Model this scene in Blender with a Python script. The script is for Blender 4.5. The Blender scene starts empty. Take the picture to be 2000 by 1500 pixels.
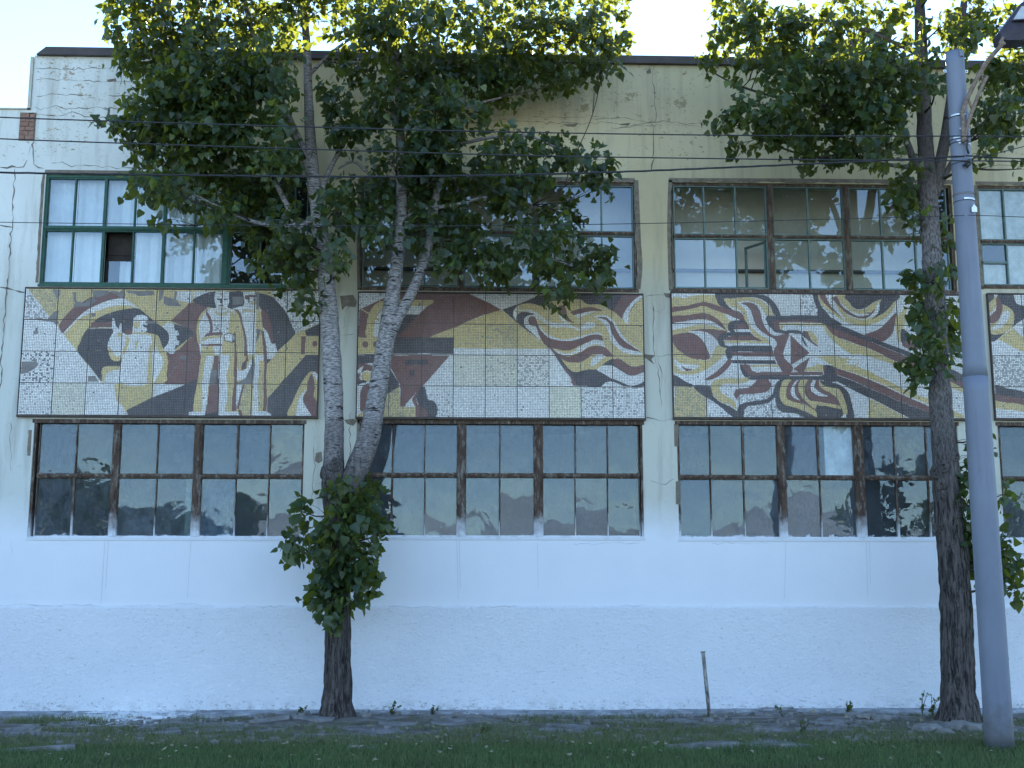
import bpy, math, random
import numpy as np
from mathutils import Vector, Matrix, noise
random.seed(7); rng = np.random.default_rng(7)
scene = bpy.context.scene
COL = scene.collection

# ---------------------------------------------------------------- camera
FPX, YAW, PITCH = 2500.0, math.radians(1.99), math.radians(9.89)
CAM = Vector((0.0, -21.0, 1.70))
cam_d = bpy.data.cameras.new("camera"); cam = bpy.data.objects.new("camera", cam_d); COL.objects.link(cam)
cam_d.sensor_fit = 'HORIZONTAL'; cam_d.sensor_width = 36.0; cam_d.lens = FPX / 2000 * 36
cam_d.clip_start = 0.1; cam_d.clip_end = 3000
CR = Matrix.Rotation(-YAW, 3, 'Z') @ Matrix.Rotation(math.pi / 2 + PITCH, 3, 'X')
cam.matrix_world = Matrix.Translation(CAM) @ CR.to_4x4()
scene.camera = cam

# ---------------------------------------------------------------- light
SUN_EL, SUN_AZ = math.radians(24.5), math.radians(11.5)     # behind the building, a little to the right
world = bpy.data.worlds.new("World"); scene.world = world; world.use_nodes = True
wn = world.node_tree.nodes; wl = world.node_tree.links
bg = wn["Background"]; sky = wn.new("ShaderNodeTexSky"); sky.sky_type = 'NISHITA'; sky.sun_disc = False
sky.sun_elevation = SUN_EL; sky.sun_rotation = SUN_AZ
sky.air_density = 1.0; sky.dust_density = 0.03; sky.ozone_density = 2.6; sky.altitude = 600
wl.new(sky.outputs[0], bg.inputs[0]); bg.inputs[1].default_value = 0.11
sun_d = bpy.data.lights.new("sun", 'SUN'); sun = bpy.data.objects.new("sun", sun_d); COL.objects.link(sun)
sun_d.energy = 5.0; sun_d.angle = math.radians(0.6); sun_d.color = (1.0, 0.93, 0.80)
sdir = Vector((math.sin(SUN_AZ) * math.cos(SUN_EL), math.cos(SUN_AZ) * math.cos(SUN_EL), math.sin(SUN_EL)))
sun.rotation_euler = sdir.to_track_quat('Z', 'Y').to_euler(); sun.location = (5, 20, 30)
scene.view_settings.view_transform = 'Standard'; scene.view_settings.look = 'None'
scene.view_settings.exposure = 2.2; scene.view_settings.gamma = 1.0
scene.view_settings.use_curve_mapping = False
scene.render.engine = 'CYCLES'
scene.cycles.max_bounces = 8; scene.cycles.transparent_max_bounces = 16
scene.cycles.caustics_reflective = False; scene.cycles.caustics_refractive = False

def W(px, py, y=0.0):
    """the point of the upright plane at depth y that the photograph shows at (px, py)"""
    d = CR @ Vector(((px - 1000) / FPX, -(py - 750) / FPX, -1.0))
    t = (y - CAM.y) / d.y
    return CAM + d * t

# ---------------------------------------------------------------- helpers
def link(o, parent=None):
    COL.objects.link(o)
    if parent is not None:
        o.parent = parent
        if parent.type == 'EMPTY': o.matrix_parent_inverse = Matrix.Translation(-parent.location)
    return o

def tag(o, label=None, cat=None, group=None, kind=None):
    if label: o["label"] = label
    if cat: o["category"] = cat
    if group: o["group"] = group
    if kind: o["kind"] = kind
    return o

def thing(name, loc, label, cat, group=None):
    o = bpy.data.objects.new(name, None); o.location = loc; o.empty_display_size = 0.2
    COL.objects.link(o)
    return tag(o, label, cat, group)

def npmesh(name, V, Fq, mat, nv=4):
    """fast mesh: V (n,3) array, Fq (m,nv) index array"""
    me = bpy.data.meshes.new(name)
    V = np.asarray(V, np.float32); Fq = np.asarray(Fq, np.int32)
    me.vertices.add(len(V)); me.vertices.foreach_set("co", V.ravel())
    me.loops.add(Fq.size); me.loops.foreach_set("vertex_index", Fq.ravel())
    me.polygons.add(len(Fq))
    me.polygons.foreach_set("loop_start", np.arange(0, Fq.size, nv, dtype=np.int32))
    me.polygons.foreach_set("loop_total", np.full(len(Fq), nv, np.int32))
    me.update(calc_edges=True)
    if mat: me.materials.append(mat)
    return me

def face_attr(me, name, arr, typ='FLOAT'):
    a = me.attributes.new(name, typ, 'FACE')
    if typ == 'FLOAT': a.data.foreach_set("value", np.asarray(arr, np.float32).ravel())
    else: a.data.foreach_set("color", np.asarray(arr, np.float32).ravel())

class MB:
    def __init__(s): s.v = []; s.f = []
    def add(s, vs, fs):
        n = len(s.v); s.v += [tuple(v) for v in vs]; s.f += [tuple(i + n for i in f) for f in fs]
    def quad(s, a, b, c, d): s.add([a, b, c, d], [(0, 1, 2, 3)])
    def box(s, x0, x1, y0, y1, z0, z1, M=None):
        vs = [Vector((x, y, z)) for z in (z0, z1) for y in (y0, y1) for x in (x0, x1)]
        if M is not None: vs = [M @ v for v in vs]
        s.add(vs, [(0, 2, 3, 1), (4, 5, 7, 6), (0, 1, 5, 4), (2, 6, 7, 3), (0, 4, 6, 2), (1, 3, 7, 5)])
    def prism(s, pts, y0, y1):
        """polygon of (x, z) points on a wall, from depth y0 (front) to y1"""
        n = len(pts)
        s.add([(x, y0, z) for x, z in pts] + [(x, y1, z) for x, z in pts],
              [tuple(range(n))[::-1], tuple(range(n, 2 * n))] + [(i, (i + 1) % n, n + (i + 1) % n, n + i) for i in range(n)])
    def slab(s, pts, z0, z1, fz=None):
        n = len(pts)
        top = [(x, y, z1 + (fz(x, y) if fz else 0)) for x, y in pts]
        s.add([(x, y, z0) for x, y in pts] + top,
              [tuple(range(n))[::-1], tuple(range(n, 2 * n))] + [(i, (i + 1) % n, n + (i + 1) % n, n + i) for i in range(n)])
    def tube(s, pts, rads, seg=8, rough=0.0, freq=3.0, cap=True):
        pts = [Vector(p) for p in pts]; n0 = len(s.v); ref = Vector((0.31, 0.9, 0.17))
        for i, p in enumerate(pts):
            t = (pts[min(i + 1, len(pts) - 1)] - pts[max(i - 1, 0)]).normalized()
            u = t.cross(ref).normalized(); w = t.cross(u)
            for k in range(seg):
                a = 2 * math.pi * k / seg
                d = u * math.cos(a) + w * math.sin(a); r = rads[i]
                if rough: r *= 1 + rough * noise.noise((p + d * r) * freq) + rough * .6 * noise.noise((p + d * r) * freq * 3.1)
                s.v.append(tuple(p + d * r))
        for i in range(len(pts) - 1):
            for k in range(seg):
                a = n0 + i * seg + k; b = n0 + i * seg + (k + 1) % seg
                s.f.append((a, b, b + seg, a + seg))
        if cap:
            s.f.append(tuple(n0 + k for k in range(seg))[::-1])
            s.f.append(tuple(n0 + (len(pts) - 1) * seg + k for k in range(seg)))
    def build(s, name, mat, parent=None, smooth=False, label=None, kind=None):
        me = bpy.data.meshes.new(name); me.from_pydata(s.v, [], s.f); me.update()
        if mat: me.materials.append(mat)
        if smooth: me.polygons.foreach_set("use_smooth", [True] * len(me.polygons))
        o = bpy.data.objects.new(name, me); link(o, parent)
        return tag(o, label, kind=kind)

def catmull(P, step=0.12, closed=False):
    P = [np.array(p, float) for p in P]; out = []
    n = len(P)
    for i in range(n if closed else n - 1):
        if closed: a, b, c, d = P[(i - 1) % n], P[i], P[(i + 1) % n], P[(i + 2) % n]
        else: a, b, c, d = P[max(i - 1, 0)], P[i], P[i + 1], P[min(i + 2, n - 1)]
        m = max(1, int(np.linalg.norm(c - b) / step))
        for k in range(m):
            t = k / m
            out.append(.5 * ((2 * b) + (c - a) * t + (2 * a - 5 * b + 4 * c - d) * t * t + (3 * b - a - 3 * c + d) * t ** 3))
    if not closed: out.append(P[-1])
    return out

# ---------------------------------------------------------------- materials
class NT:
    def __init__(s, name):
        s.m = bpy.data.materials.new(name); s.m.use_nodes = True
        s.n = s.m.node_tree.nodes; s.l = s.m.node_tree.links; s.n.clear()
        s.out = s.n.new("ShaderNodeOutputMaterial")
    def set(s, sock, v):
        if isinstance(v, bpy.types.NodeSocket): s.l.new(v, sock)
        elif isinstance(v, (tuple, list)) and sock.type == 'RGBA': sock.default_value = tuple(v) + ((1,) if len(v) == 3 else ())
        else: sock.default_value = v
    def node(s, typ, **kw):
        nd = s.n.new(typ)
        for k, v in kw.items():
            if hasattr(nd, k) and k not in [i.name for i in nd.inputs]: setattr(nd, k, v)
            else: s.set(nd.inputs[k.replace('_', ' ')], v)
        return nd
    def co(s): return s.n.new("ShaderNodeTexCoord").outputs["Object"]
    def mapped(s, scale, loc=(0, 0, 0)):
        mp = s.n.new("ShaderNodeMapping"); s.l.new(s.co(), mp.inputs[0]); mp.inputs["Scale"].default_value = scale
        mp.inputs["Location"].default_value = loc; return mp.outputs[0]
    def noise(s, scale=1.0, detail=4.0, rough=.55, vec=None, dist=0.0):
        nd = s.n.new("ShaderNodeTexNoise"); s.l.new(vec if vec is not None else s.co(), nd.inputs["Vector"])
        nd.inputs["Scale"].default_value = scale; nd.inputs["Detail"].default_value = detail
        nd.inputs["Roughness"].default_value = rough; nd.inputs["Distortion"].default_value = dist
        return nd.outputs["Fac"]
    def ramp(s, fac, a, b, lo=0.0, hi=1.0):
        nd = s.n.new("ShaderNodeMapRange"); s.set(nd.inputs[0], fac); s.set(nd.inputs[1], a); s.set(nd.inputs[2], b)
        nd.inputs[3].default_value = lo; nd.inputs[4].default_value = hi; return nd.outputs[0]
    def mix(s, fac, a, b, bt='MIX'):
        nd = s.n.new("ShaderNodeMix"); nd.data_type = 'RGBA'; nd.blend_type = bt
        s.set(nd.inputs[0], fac); s.set(nd.inputs[6], a); s.set(nd.inputs[7], b); return nd.outputs[2]
    def math(s, op, a, b=0.0):
        nd = s.n.new("ShaderNodeMath"); nd.operation = op; s.set(nd.inputs[0], a); s.set(nd.inputs[1], b); return nd.outputs[0]
    def sep(s, v=None):
        nd = s.n.new("ShaderNodeSeparateXYZ"); s.l.new(v if v is not None else s.co(), nd.inputs[0]); return nd.outputs
    def attr(s, name):
        nd = s.n.new("ShaderNodeAttribute"); nd.attribute_name = name; return nd
    def bump(s, h, strength=.3, dist=.01):
        nd = s.n.new("ShaderNodeBump"); s.l.new(h, nd.inputs["Height"])
        nd.inputs["Strength"].default_value = strength; nd.inputs["Distance"].default_value = dist; return nd.outputs[0]
    def bsdf(s, color, rough=.7, normal=None, metal=0.0, spec=.4, finish=True):
        nd = s.n.new("ShaderNodeBsdfPrincipled"); s.set(nd.inputs["Base Color"], color); s.set(nd.inputs["Roughness"], rough)
        nd.inputs["Metallic"].default_value = metal; nd.inputs["Specular IOR Level"].default_value = spec
        if normal is not None: s.l.new(normal, nd.inputs["Normal"])
        if finish: s.l.new(nd.outputs[0], s.out.inputs[0])
        return nd.outputs[0]

def simple(name, c1, c2=None, scale=6.0, rough=.7, bump=.2, bscale=40, metal=0.0, spec=.4, stretch=(1, 1, 1), dist=.005):
    t = NT(name); v = t.mapped(stretch)
    c = t.mix(t.ramp(t.noise(scale, 5, .6, v), .35, .65), c1, c2 or c1)
    t.bsdf(c, rough, t.bump(t.noise(bscale, 4, .6, v), bump, dist) if bump else None, metal, spec)
    return t.m

Z_PAINT = W(1280, 985).z; Z_SILL = W(1000, 1052).z; Z_PLINTH = W(1000, 1184).z
def wall_mat():
    t = NT("painted_plaster"); x, y, z = t.sep()
    big = t.noise(.55, 5, .6); fine = t.noise(9, 6, .65)
    cream = t.mix(t.ramp(big, .35, .68), (.56, .475, .285), (.63, .56, .385))
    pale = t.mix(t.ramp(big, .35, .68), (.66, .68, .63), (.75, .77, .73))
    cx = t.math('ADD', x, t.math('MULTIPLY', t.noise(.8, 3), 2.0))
    c = t.mix(t.ramp(cx, -4.2, -2.6), pale, cream)  # glare on the left end put into the plaster colour as a paler tone
    lower = t.ramp(z, W(1280, 560).z + .5, W(1280, 560).z - .6)
    c = t.mix(t.math('MULTIPLY', lower, .75), c, (.60, .625, .57))
    streak = t.noise(3.2, 5, .6, t.mapped((1.6, 1, .16)))
    c = t.mix(t.ramp(streak,   .50, .74, 0, .55), c, (.29, .265, .20))
    c = t.mix(t.ramp(fine, .58, .74, 0, .35), c, (.40, .38, .31))
    # flaked patches of bare render, most of them on the parapet
    fl = t.math('MULTIPLY', t.ramp(t.noise(7.5, 6, .72, t.mapped((1, 1, 1.7), (3, 0, 1))), .585, .615), t.ramp(t.noise(.9, 3, .5, t.mapped((1, 1, 1), (9, 2, 4))), .44, .54))
    fx = t.math('MULTIPLY', t.ramp(t.noise(11, 6, .75, t.mapped((1, 1, 2.6), (6, 0, 2)), .8), .60, .63), t.ramp(t.noise(.7, 3, .5, t.mapped((1, 1, 1), (2, 2, 8))), .42, .56))
    fl = t.math('MAXIMUM', fl, fx)
    # three big patches where the paint has come off
    nz_ = t.noise(6.5, 7, .75, t.mapped((1, 1, 1.3), (2, 5, 1)))
    for (px_, py_, rr) in ((1145, 205, .55), (1228, 188, .60), (1105, 222, .4), (1010, 165, .5), (700, 300, .5), (1330, 205, .45), (130, 148, .5), (160, 180, .45)):
        p_ = W(px_, py_); dd = t.math('SQRT', t.math('ADD', t.math('POWER', t.math('SUBTRACT', x, p_.x), 2.0), t.math('POWER', t.math('SUBTRACT', z, p_.z), 2.0)))
        fl = t.math('MAXIMUM', fl, t.math('MULTIPLY', t.ramp(t.math('ADD', nz_, t.ramp(dd, 0.0, rr, .13, -.25)), .585, .62), .85))
    fl = t.math('MULTIPLY', fl, t.ramp(z, W(1000, 335).z, W(1000, 300).z))
    c = t.mix(fl, c, (.33, .26, .145))
    zz = t.math('ADD', z, t.math('MULTIPLY', t.math('SUBTRACT', t.noise(2.2, 4), .5), .5))
    p = t.ramp(zz, Z_PAINT + .12, Z_SILL - .02)
    white = t.mix(t.ramp(t.noise(1.3, 5), .3, .7), (.78, .80, .83), (.82, .835, .855))
    white = t.mix(t.ramp(t.noise(14, 5, .7), .68, .80, 0, .35), white, (.55, .55, .55))
    c = t.mix(p, c, white)
    h = t.math('ADD', t.noise(26, 5, .6), t.math('MULTIPLY', t.noise(3, 4), 2.0))
    t.bsdf(c, .85, t.bump(h, .35, .006), 0, .25)
    return t.m
def stucco_mat():
    t = NT("rough_whitewashed_render"); v = t.mapped((1, 1, 1.5))
    h = t.math('ADD', t.ramp(t.noise(17, 6, .68, v, .8), .42, .72), t.math('MULTIPLY', t.noise(45, 4, .6, v), .4))
    white = t.mix(t.ramp(t.noise(.9, 4), .3, .7), (.79, .81, .84), (.83, .845, .865))
    x, y, z = t.sep()
    dirt = t.math('MULTIPLY', t.ramp(z, .30, -.02), t.ramp(t.noise(6, 5, .7), .45, .65))
    c = t.mix(t.math('MULTIPLY', dirt, .6), white, (.30, .28, .25))
    pit = t.math('ADD', t.noise(12, 6, .7, t.mapped((1, 1, 2.2), (5, 1, 3))), t.ramp(z, .42, .12, 0, .10))
    pit = t.math('MULTIPLY', t.ramp(pit, .66, .70), .75)
    dash = t.math('MULTIPLY', t.ramp(t.noise(15, 5, .62, t.mapped((1, 1, 2.6), (1, 7, 2)), 1.2), .605, .65), t.ramp(t.noise(.8, 3, .5, t.mapped((1, 1, 1), (4, 1, 1))), .36, .58, .25, .75))
    pit = t.math('MAXIMUM', pit, t.math('MULTIPLY', dash, .62))
    c = t.mix(pit, c, (.36, .35, .34))
    t.bsdf(c, .88, t.bump(h, .6, .016), 0, .2)
    return t.m
M = {}
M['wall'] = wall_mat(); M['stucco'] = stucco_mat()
M['coping'] = simple("dark_roof_sheet", (.050, .040, .038), (.085, .07, .065), 3, .6, .2, 30)
M['flashing'] = simple("pale_flashing", (.55, .54, .46), (.42, .40, .33), 5, .6, .2, 30)
M['crack'] = simple("crack_shadow_dirt", (.12, .105, .095), (.23, .205, .175), 20, .95, .3, 60)
M['mortar'] = simple("bare_mortar", (.17, .14, .105), (.27, .23, .18), 9, .95, .7, 35, dist=.02)
M['brick'] = simple("red_brick", (.24, .12, .09), (.33, .20, .15), 14, .9, .5, 60)
M['steel_edge'] = simple("rusty_panel_edge", (.055, .045, .042), (.11, .085, .07), 12, .75, .2, 50)
def wood_mat(name, dark, mid, pale, paint):
    t = NT(name); x, y, z = t.sep()
    n = t.noise(9, 6, .7, t.mapped((1, 1, .35))); c = t.mix(t.ramp(n, .35, .6), dark, mid)
    c = t.mix(t.ramp(t.noise(17, 5, .7, t.mapped((1, 1, .3), (4, 0, 2))), .50, .66), c, pale)
    if paint:
        zz = t.math('ADD', z, t.math('MULTIPLY', t.math('SUBTRACT', t.noise(9, 4), .5), .45))
        c = t.mix(t.ramp(zz, Z_SILL + .42, Z_SILL + .02), c, (.72, .74, .77))
    t.bsdf(c, .8, t.bump(t.noise(60, 4, .6, t.mapped((1, 1, .15))), .4, .004), 0, .3)
    return t.m
M['wood'] = wood_mat("weathered_timber", (.045, .026, .020), (.115, .075, .052), (.26, .235, .20), True)
M['wood_up'] = wood_mat("weathered_timber_upper", (.055, .036, .028), (.13, .088, .062), (.24, .21, .17), False)
M['green'] = simple("flaking_green_paint", (.022, .085, .058), (.04, .12, .085), 12, .6, .2, 60)
M['teal'] = simple("faded_blue_green_paint", (.10, .19, .19), (.19, .24, .21), 14, .65, .2, 60)
M['curtain'] = simple("white_net_curtain", (.74, .77, .83), (.84, .86, .90), 2, .9, 0)
M['dark_ply'] = simple("dark_board", (.030, .022, .018), (.05, .038, .03), 6, .8, .1)
M['drape'] = simple("faded_blue_drape", (.035, .075, .14), (.05, .10, .17), 4, .9, 0)
M['blind'] = simple("cream_lining", (.50, .47, .38), (.68, .66, .60), 7, .9, .1)
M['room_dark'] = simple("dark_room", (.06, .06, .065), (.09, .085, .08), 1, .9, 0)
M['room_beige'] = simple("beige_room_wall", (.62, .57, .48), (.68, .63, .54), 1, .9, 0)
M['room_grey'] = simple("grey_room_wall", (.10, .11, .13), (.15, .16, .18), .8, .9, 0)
M['dado'] = simple("green_gloss_dado", (.03, .13, .10), (.04, .15, .12), 4, .5, 0)

def glass_mat(name, refl, wavy, dirt, tint=(.93, .96, .95)):
    t = NT(name)
    oi = t.n.new("ShaderNodeObjectInfo")
    vec = t.n.new("ShaderNodeVectorMath"); vec.operation = 'ADD'; t.l.new(t.co(), vec.inputs[0])
    cmb = t.n.new("ShaderNodeCombineXYZ"); mul = t.math('MULTIPLY', oi.outputs["Random"], 40.0)
    for i in range(3): t.l.new(mul, cmb.inputs[i])
    t.l.new(cmb.outputs[0], vec.inputs[1])
    nrm = t.bump(t.noise(1.7, 2.5, .4, vec.outputs[0], .5), 1.0, wavy)
    gl = t.n.new("ShaderNodeBsdfGlossy"); gl.inputs["Roughness"].default_value = .01; t.l.new(nrm, gl.inputs["Normal"])
    gl.inputs["Color"].default_value = (.95, .97, 1, 1) if wavy < .003 else (.80, .90, 1, 1)
    tr = t.n.new("ShaderNodeBsdfTransparent"); tr.inputs[0].default_value = tint + (1,)
    m1 = t.n.new("ShaderNodeMixShader"); m1.inputs[0].default_value = refl
    t.l.new(tr.outputs[0], m1.inputs[1]); t.l.new(gl.outputs[0], m1.inputs[2])
    df = t.n.new("ShaderNodeBsdfDiffuse"); df.inputs[0].default_value = (.27, .29, .32, 1)
    d = t.ramp(t.noise(5, 6, .7, t.mapped((1.3, 1, .8))), .40, .75, dirt * .25, dirt)
    d = t.math('MULTIPLY', d, t.ramp(oi.outputs["Random"], 0, 1, .45, 1.7))
    if wavy > .003:
        x, y, z = t.sep(); sp = t.math('ADD', z, t.math('MULTIPLY', t.math('SUBTRACT', t.noise(4.5, 5, .7), .5), .26))
        pm = t.ramp(sp, Z_SILL + .062, Z_SILL + .030, 0, .85); d = t.math('MAXIMUM', d, pm)
        t.l.new(t.mix(pm, (.25, .285, .335), (.72, .75, .80)), df.inputs[0])
    m2 = t.n.new("ShaderNodeMixShader"); t.l.new(d, m2.inputs[0])
    t.l.new(m1.outputs[0], m2.inputs[1]); t.l.new(df.outputs[0], m2.inputs[2]); t.l.new(m2.outputs[0], t.out.inputs[0])
    return t.m
M['glass_up'] = glass_mat("window_glass", .07, .0010, .05)
M['glass_low'] = glass_mat("old_wavy_window_glass", .036, .0045, .22)

def tess_mat():
    t = NT("glazed_mosaic_tile"); a = t.attr("tile_colour")
    c = t.mix(t.ramp(t.noise(2.0, 4, .6), .50, .78, 0, .28), a.outputs["Color"], (.22, .205, .18))
    t.bsdf(c, .42, None, 0, .45); return t.m
M['tess'] = tess_mat()
M['grout'] = simple("mosaic_grout", (.21, .19, .18), (.27, .25, .235), 8, .95, .5, 90)

def bark_mat():
    t = NT("poplar_bark"); x, y, z = t.sep()
    zz = t.math('ADD', z, t.math('MULTIPLY', t.math('SUBTRACT', t.noise(2.5, 4), .5), 1.8))
    fur = t.noise(27, 6, .7, t.mapped((1, 1, .10)), .6)
    low = t.mix(t.ramp(fur, .40, .60), (.020, .017, .016), (.135, .115, .105))
    scr = t.noise(30, 5, .7, t.mapped((.5, .5, 1.7), (2, 2, 2)))
    pale = t.mix(t.ramp(scr, .40, .62), (.13, .12, .118), (.46, .43, .42))
    ring = t.ramp(t.noise(6.0, 3, .6, t.mapped((.35, .35, 1.5), (0, 4, 7))), .63, .68)
    len_ = t.ramp(t.noise(6.5, 4, .55, t.mapped((.55, .55, 2.7), (3, 3, 0))), .615, .655)
    pale = t.mix(t.math('MAXIMUM', t.math('MULTIPLY', ring, .8), len_), pale, (.035, .030, .028))
    c = t.mix(t.ramp(zz, 3.4, 5.0), low, pale)
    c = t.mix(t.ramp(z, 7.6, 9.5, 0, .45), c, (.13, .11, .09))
    hgt = t.math('ADD', t.math('MULTIPLY', fur, t.ramp(zz, 5.0, 3.2, .15, 1.0)), t.math('MULTIPLY', scr, .25))
    t.bsdf(c, .9, t.bump(hgt, 1.0, .035), 0, .2); return t.m
def bark_dark_mat():
    t = NT("furrowed_poplar_bark"); x, y, z = t.sep()
    fur = t.noise(27, 6, .7, t.mapped((1, 1, .12)), .6); fr2 = t.noise(40, 5, .7, t.mapped((1, 1, .35)))
    low = t.mix(t.ramp(fur, .40, .60), (.020, .017, .016), (.145, .125, .115))
    up = t.mix(t.ramp(fr2, .38, .60), (.055, .050, .05), (.27, .25, .245))
    c = t.mix(t.ramp(z, 3.2, 5.6), low, up)
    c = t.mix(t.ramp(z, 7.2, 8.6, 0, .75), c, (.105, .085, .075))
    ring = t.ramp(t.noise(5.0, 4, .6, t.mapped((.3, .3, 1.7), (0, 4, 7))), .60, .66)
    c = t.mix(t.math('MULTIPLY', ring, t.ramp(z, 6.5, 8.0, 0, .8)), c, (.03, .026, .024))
    t.bsdf(c, .9, t.bump(t.math('ADD', fur, t.math('MULTIPLY', fr2, .5)), 1.0, .03), 0, .2); return t.m
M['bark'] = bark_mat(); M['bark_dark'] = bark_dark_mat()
M['twig'] = simple("twig_bark", (.045, .036, .028), (.075, .06, .045), 8, .9, .2)

def leaf_mat():
    t = NT("poplar_leaf"); a = t.attr("tint").outputs["Fac"]
    c = t.mix(t.ramp(a, 0, .8), (.011, .030, .016), (.037, .076, .031))
    c = t.mix(t.ramp(a, .86, 1.0), c, (.105, .16, .035))
    b = t.bsdf(c, .40, None, 0, .55, finish=False)
    tl = t.n.new("ShaderNodeBsdfTranslucent"); t.l.new(t.mix(.75, c, (.42, .46, .03)), tl.inputs[0])
    mx = t.n.new("ShaderNodeMixShader"); mx.inputs[0].default_value = .36
    t.l.new(b, mx.inputs[1]); t.l.new(tl.outputs[0], mx.inputs[2]); t.l.new(mx.outputs[0], t.out.inputs[0]); return t.m
M['leaf'] = leaf_mat()
def pole_mat():
    t = NT("pale_blue_grey_paint"); x, y, z = t.sep()
    c = t.mix(t.ramp(t.noise(1.6, 5, .6), .3, .7), (.165, .190, .245), (.20, .225, .28))
    st = t.noise(9, 5, .65, t.mapped((1, 1, .07), (3, 1, 0))); c = t.mix(t.ramp(st, .53, .75, 0, .5), c, (.115, .115, .13))
    ch = t.ramp(t.noise(14, 5, .7, t.mapped((1, 1, .8), (8, 1, 4))), .70, .73); c = t.mix(t.math('MULTIPLY', ch, .8), c, (.10, .075, .06))
    low = t.math('ADD', z, t.math('MULTIPLY', t.noise(7, 5, .7), -.7)); c = t.mix(t.ramp(low, .25, -.25, 0, .75), c, (.085, .08, .07))
    t.bsdf(c, .55, t.bump(t.noise(30, 4), .08, .004), 0, .45); return t.m
M['pole'] = pole_mat()
M['zinc'] = simple("bright_steel_strap", (.62, .63, .64), (.72, .73, .74), 10, .35, .1, 40, .6, .5)
M['rust'] = simple("rusty_pipe", (.14, .10, .075), (.27, .21, .165), 16, .8, .3, 60)
M['cable'] = simple("black_cable", (.020, .021, .026), (.035, .036, .042), 8, .6, 0)
M['lamp_body'] = simple("dark_violet_lamp_housing", (.030, .026, .042), (.045, .040, .058), 8, .5, .1)
M['lens'] = simple("grey_lamp_lens", (.42, .45, .47), (.52, .55, .57), 14, .25, .1, 60, 0, .6)
M['post'] = simple("peeling_white_post", (.07, .06, .05), (.42, .41, .38), 16, .8, .4, 60, 0, .3, (1, 1, .5))
M['soil'] = simple("dry_soil", (.085, .074, .062), (.165, .145, .12), 5, .95, .7, 30, dist=.03)
M['slab'] = simple("weathered_concrete", (.155, .155, .16), (.30, .295, .295), 4, .92, .6, 28, dist=.012)
M['apron'] = simple("whitewash_spattered_concrete", (.20, .205, .215), (.42, .44, .47), 4, .92, .5, 25, dist=.012)
def splash(m):
    nt = m.node_tree; b = [n for n in nt.nodes if n.type == 'BSDF_PRINCIPLED'][0]; src = b.inputs["Base Color"].links[0].from_socket
    t = NT.__new__(NT); t.m = m; t.n = nt.nodes; t.l = nt.links
    x, y, z = t.sep(); n1 = t.noise(5.5, 6, .72); n2 = t.ramp(t.math('ABSOLUTE', t.math('SUBTRACT', x, -5.25)), .4, 1.5, .16, -.06)
    n2 = t.math('ADD', n2, t.ramp(y, -.35, -1.0, .12, .0)); n2 = t.math('ADD', n2, t.ramp(y, -1.4, -2.2, 0, -.5))
    t.l.new(t.mix(t.ramp(t.math('ADD', n1, n2), .66, .74), src, (.72, .73, .74)), b.inputs["Base Color"])
def dusty(m, c, lo, hi, f):
    nt = m.node_tree; b = [n for n in nt.nodes if n.type == 'BSDF_PRINCIPLED'][0]; src = b.inputs["Base Color"].links[0].from_socket
    t = NT.__new__(NT); t.m = m; t.n = nt.nodes; t.l = nt.links
    t.l.new(t.mix(t.ramp(t.noise(2.6, 6, .7, t.mapped((1, 1, 1), (5, 3, 0))), lo, hi, 0, f), src, c), b.inputs["Base Color"])
dusty(M['slab'], (.13, .11, .09), .44, .62, .8); dusty(M['soil'], (.26, .25, .235), .48, .66, .7)
for k_ in ('slab', 'soil', 'apron'): splash(M[k_])
M['chalk'] = simple("whitewash_spill", (.55, .55, .55), (.72, .73, .73), 9, .95, .4, 30, dist=.01)
M['stone'] = simple("field_stone", (.17, .165, .155), (.28, .27, .25), 9, .95, .6, 25, dist=.02)
def lawn_mat():
    t = NT("lawn_ground"); c = t.mix(t.ramp(t.noise(1.2, 5), .3, .7), (.04, .062, .028), (.075, .085, .042))
    t.bsdf(c, .95, t.bump(t.noise(30, 4), .6, .03), 0, .1); return t.m
M['lawn'] = lawn_mat()
def grass_mat():
    t = NT("grass_blade"); a = t.attr("tint").outputs["Fac"]
    c = t.mix(t.ramp(a, 0, .75), (.072, .135, .040), (.150, .225, .080)); c = t.mix(t.ramp(a, .84, 1.0), c, (.27, .24, .13))
    c = t.mix(t.ramp(t.noise(.9, 4, .6), .38, .66, 0, .55), c, (.11, .125, .055))
    b = t.bsdf(c, .6, None, 0, .25, finish=False)
    tl = t.n.new("ShaderNodeBsdfTranslucent"); t.l.new(c, tl.inputs[0])
    mx = t.n.new("ShaderNodeMixShader"); mx.inputs[0].default_value = .25
    t.l.new(b, mx.inputs[1]); t.l.new(tl.outputs[0], mx.inputs[2]); t.l.new(mx.outputs[0], t.out.inputs[0]); return t.m
M['grass'] = grass_mat()
M['road'] = simple("pale_concrete_road", (.30, .30, .29), (.36, .355, .34), 3, .9, .3, 60)
M['hill'] = simple("dry_hillside", (.46, .52, .58), (.32, .37, .41), .05, .95, .5, .3, dist=.5)
M['bounce_yard'] = simple("pale_bounce_ground", (.42, .39, .33), (.33, .31, .25), .15, .95, .4, 2, dist=.05)
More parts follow.
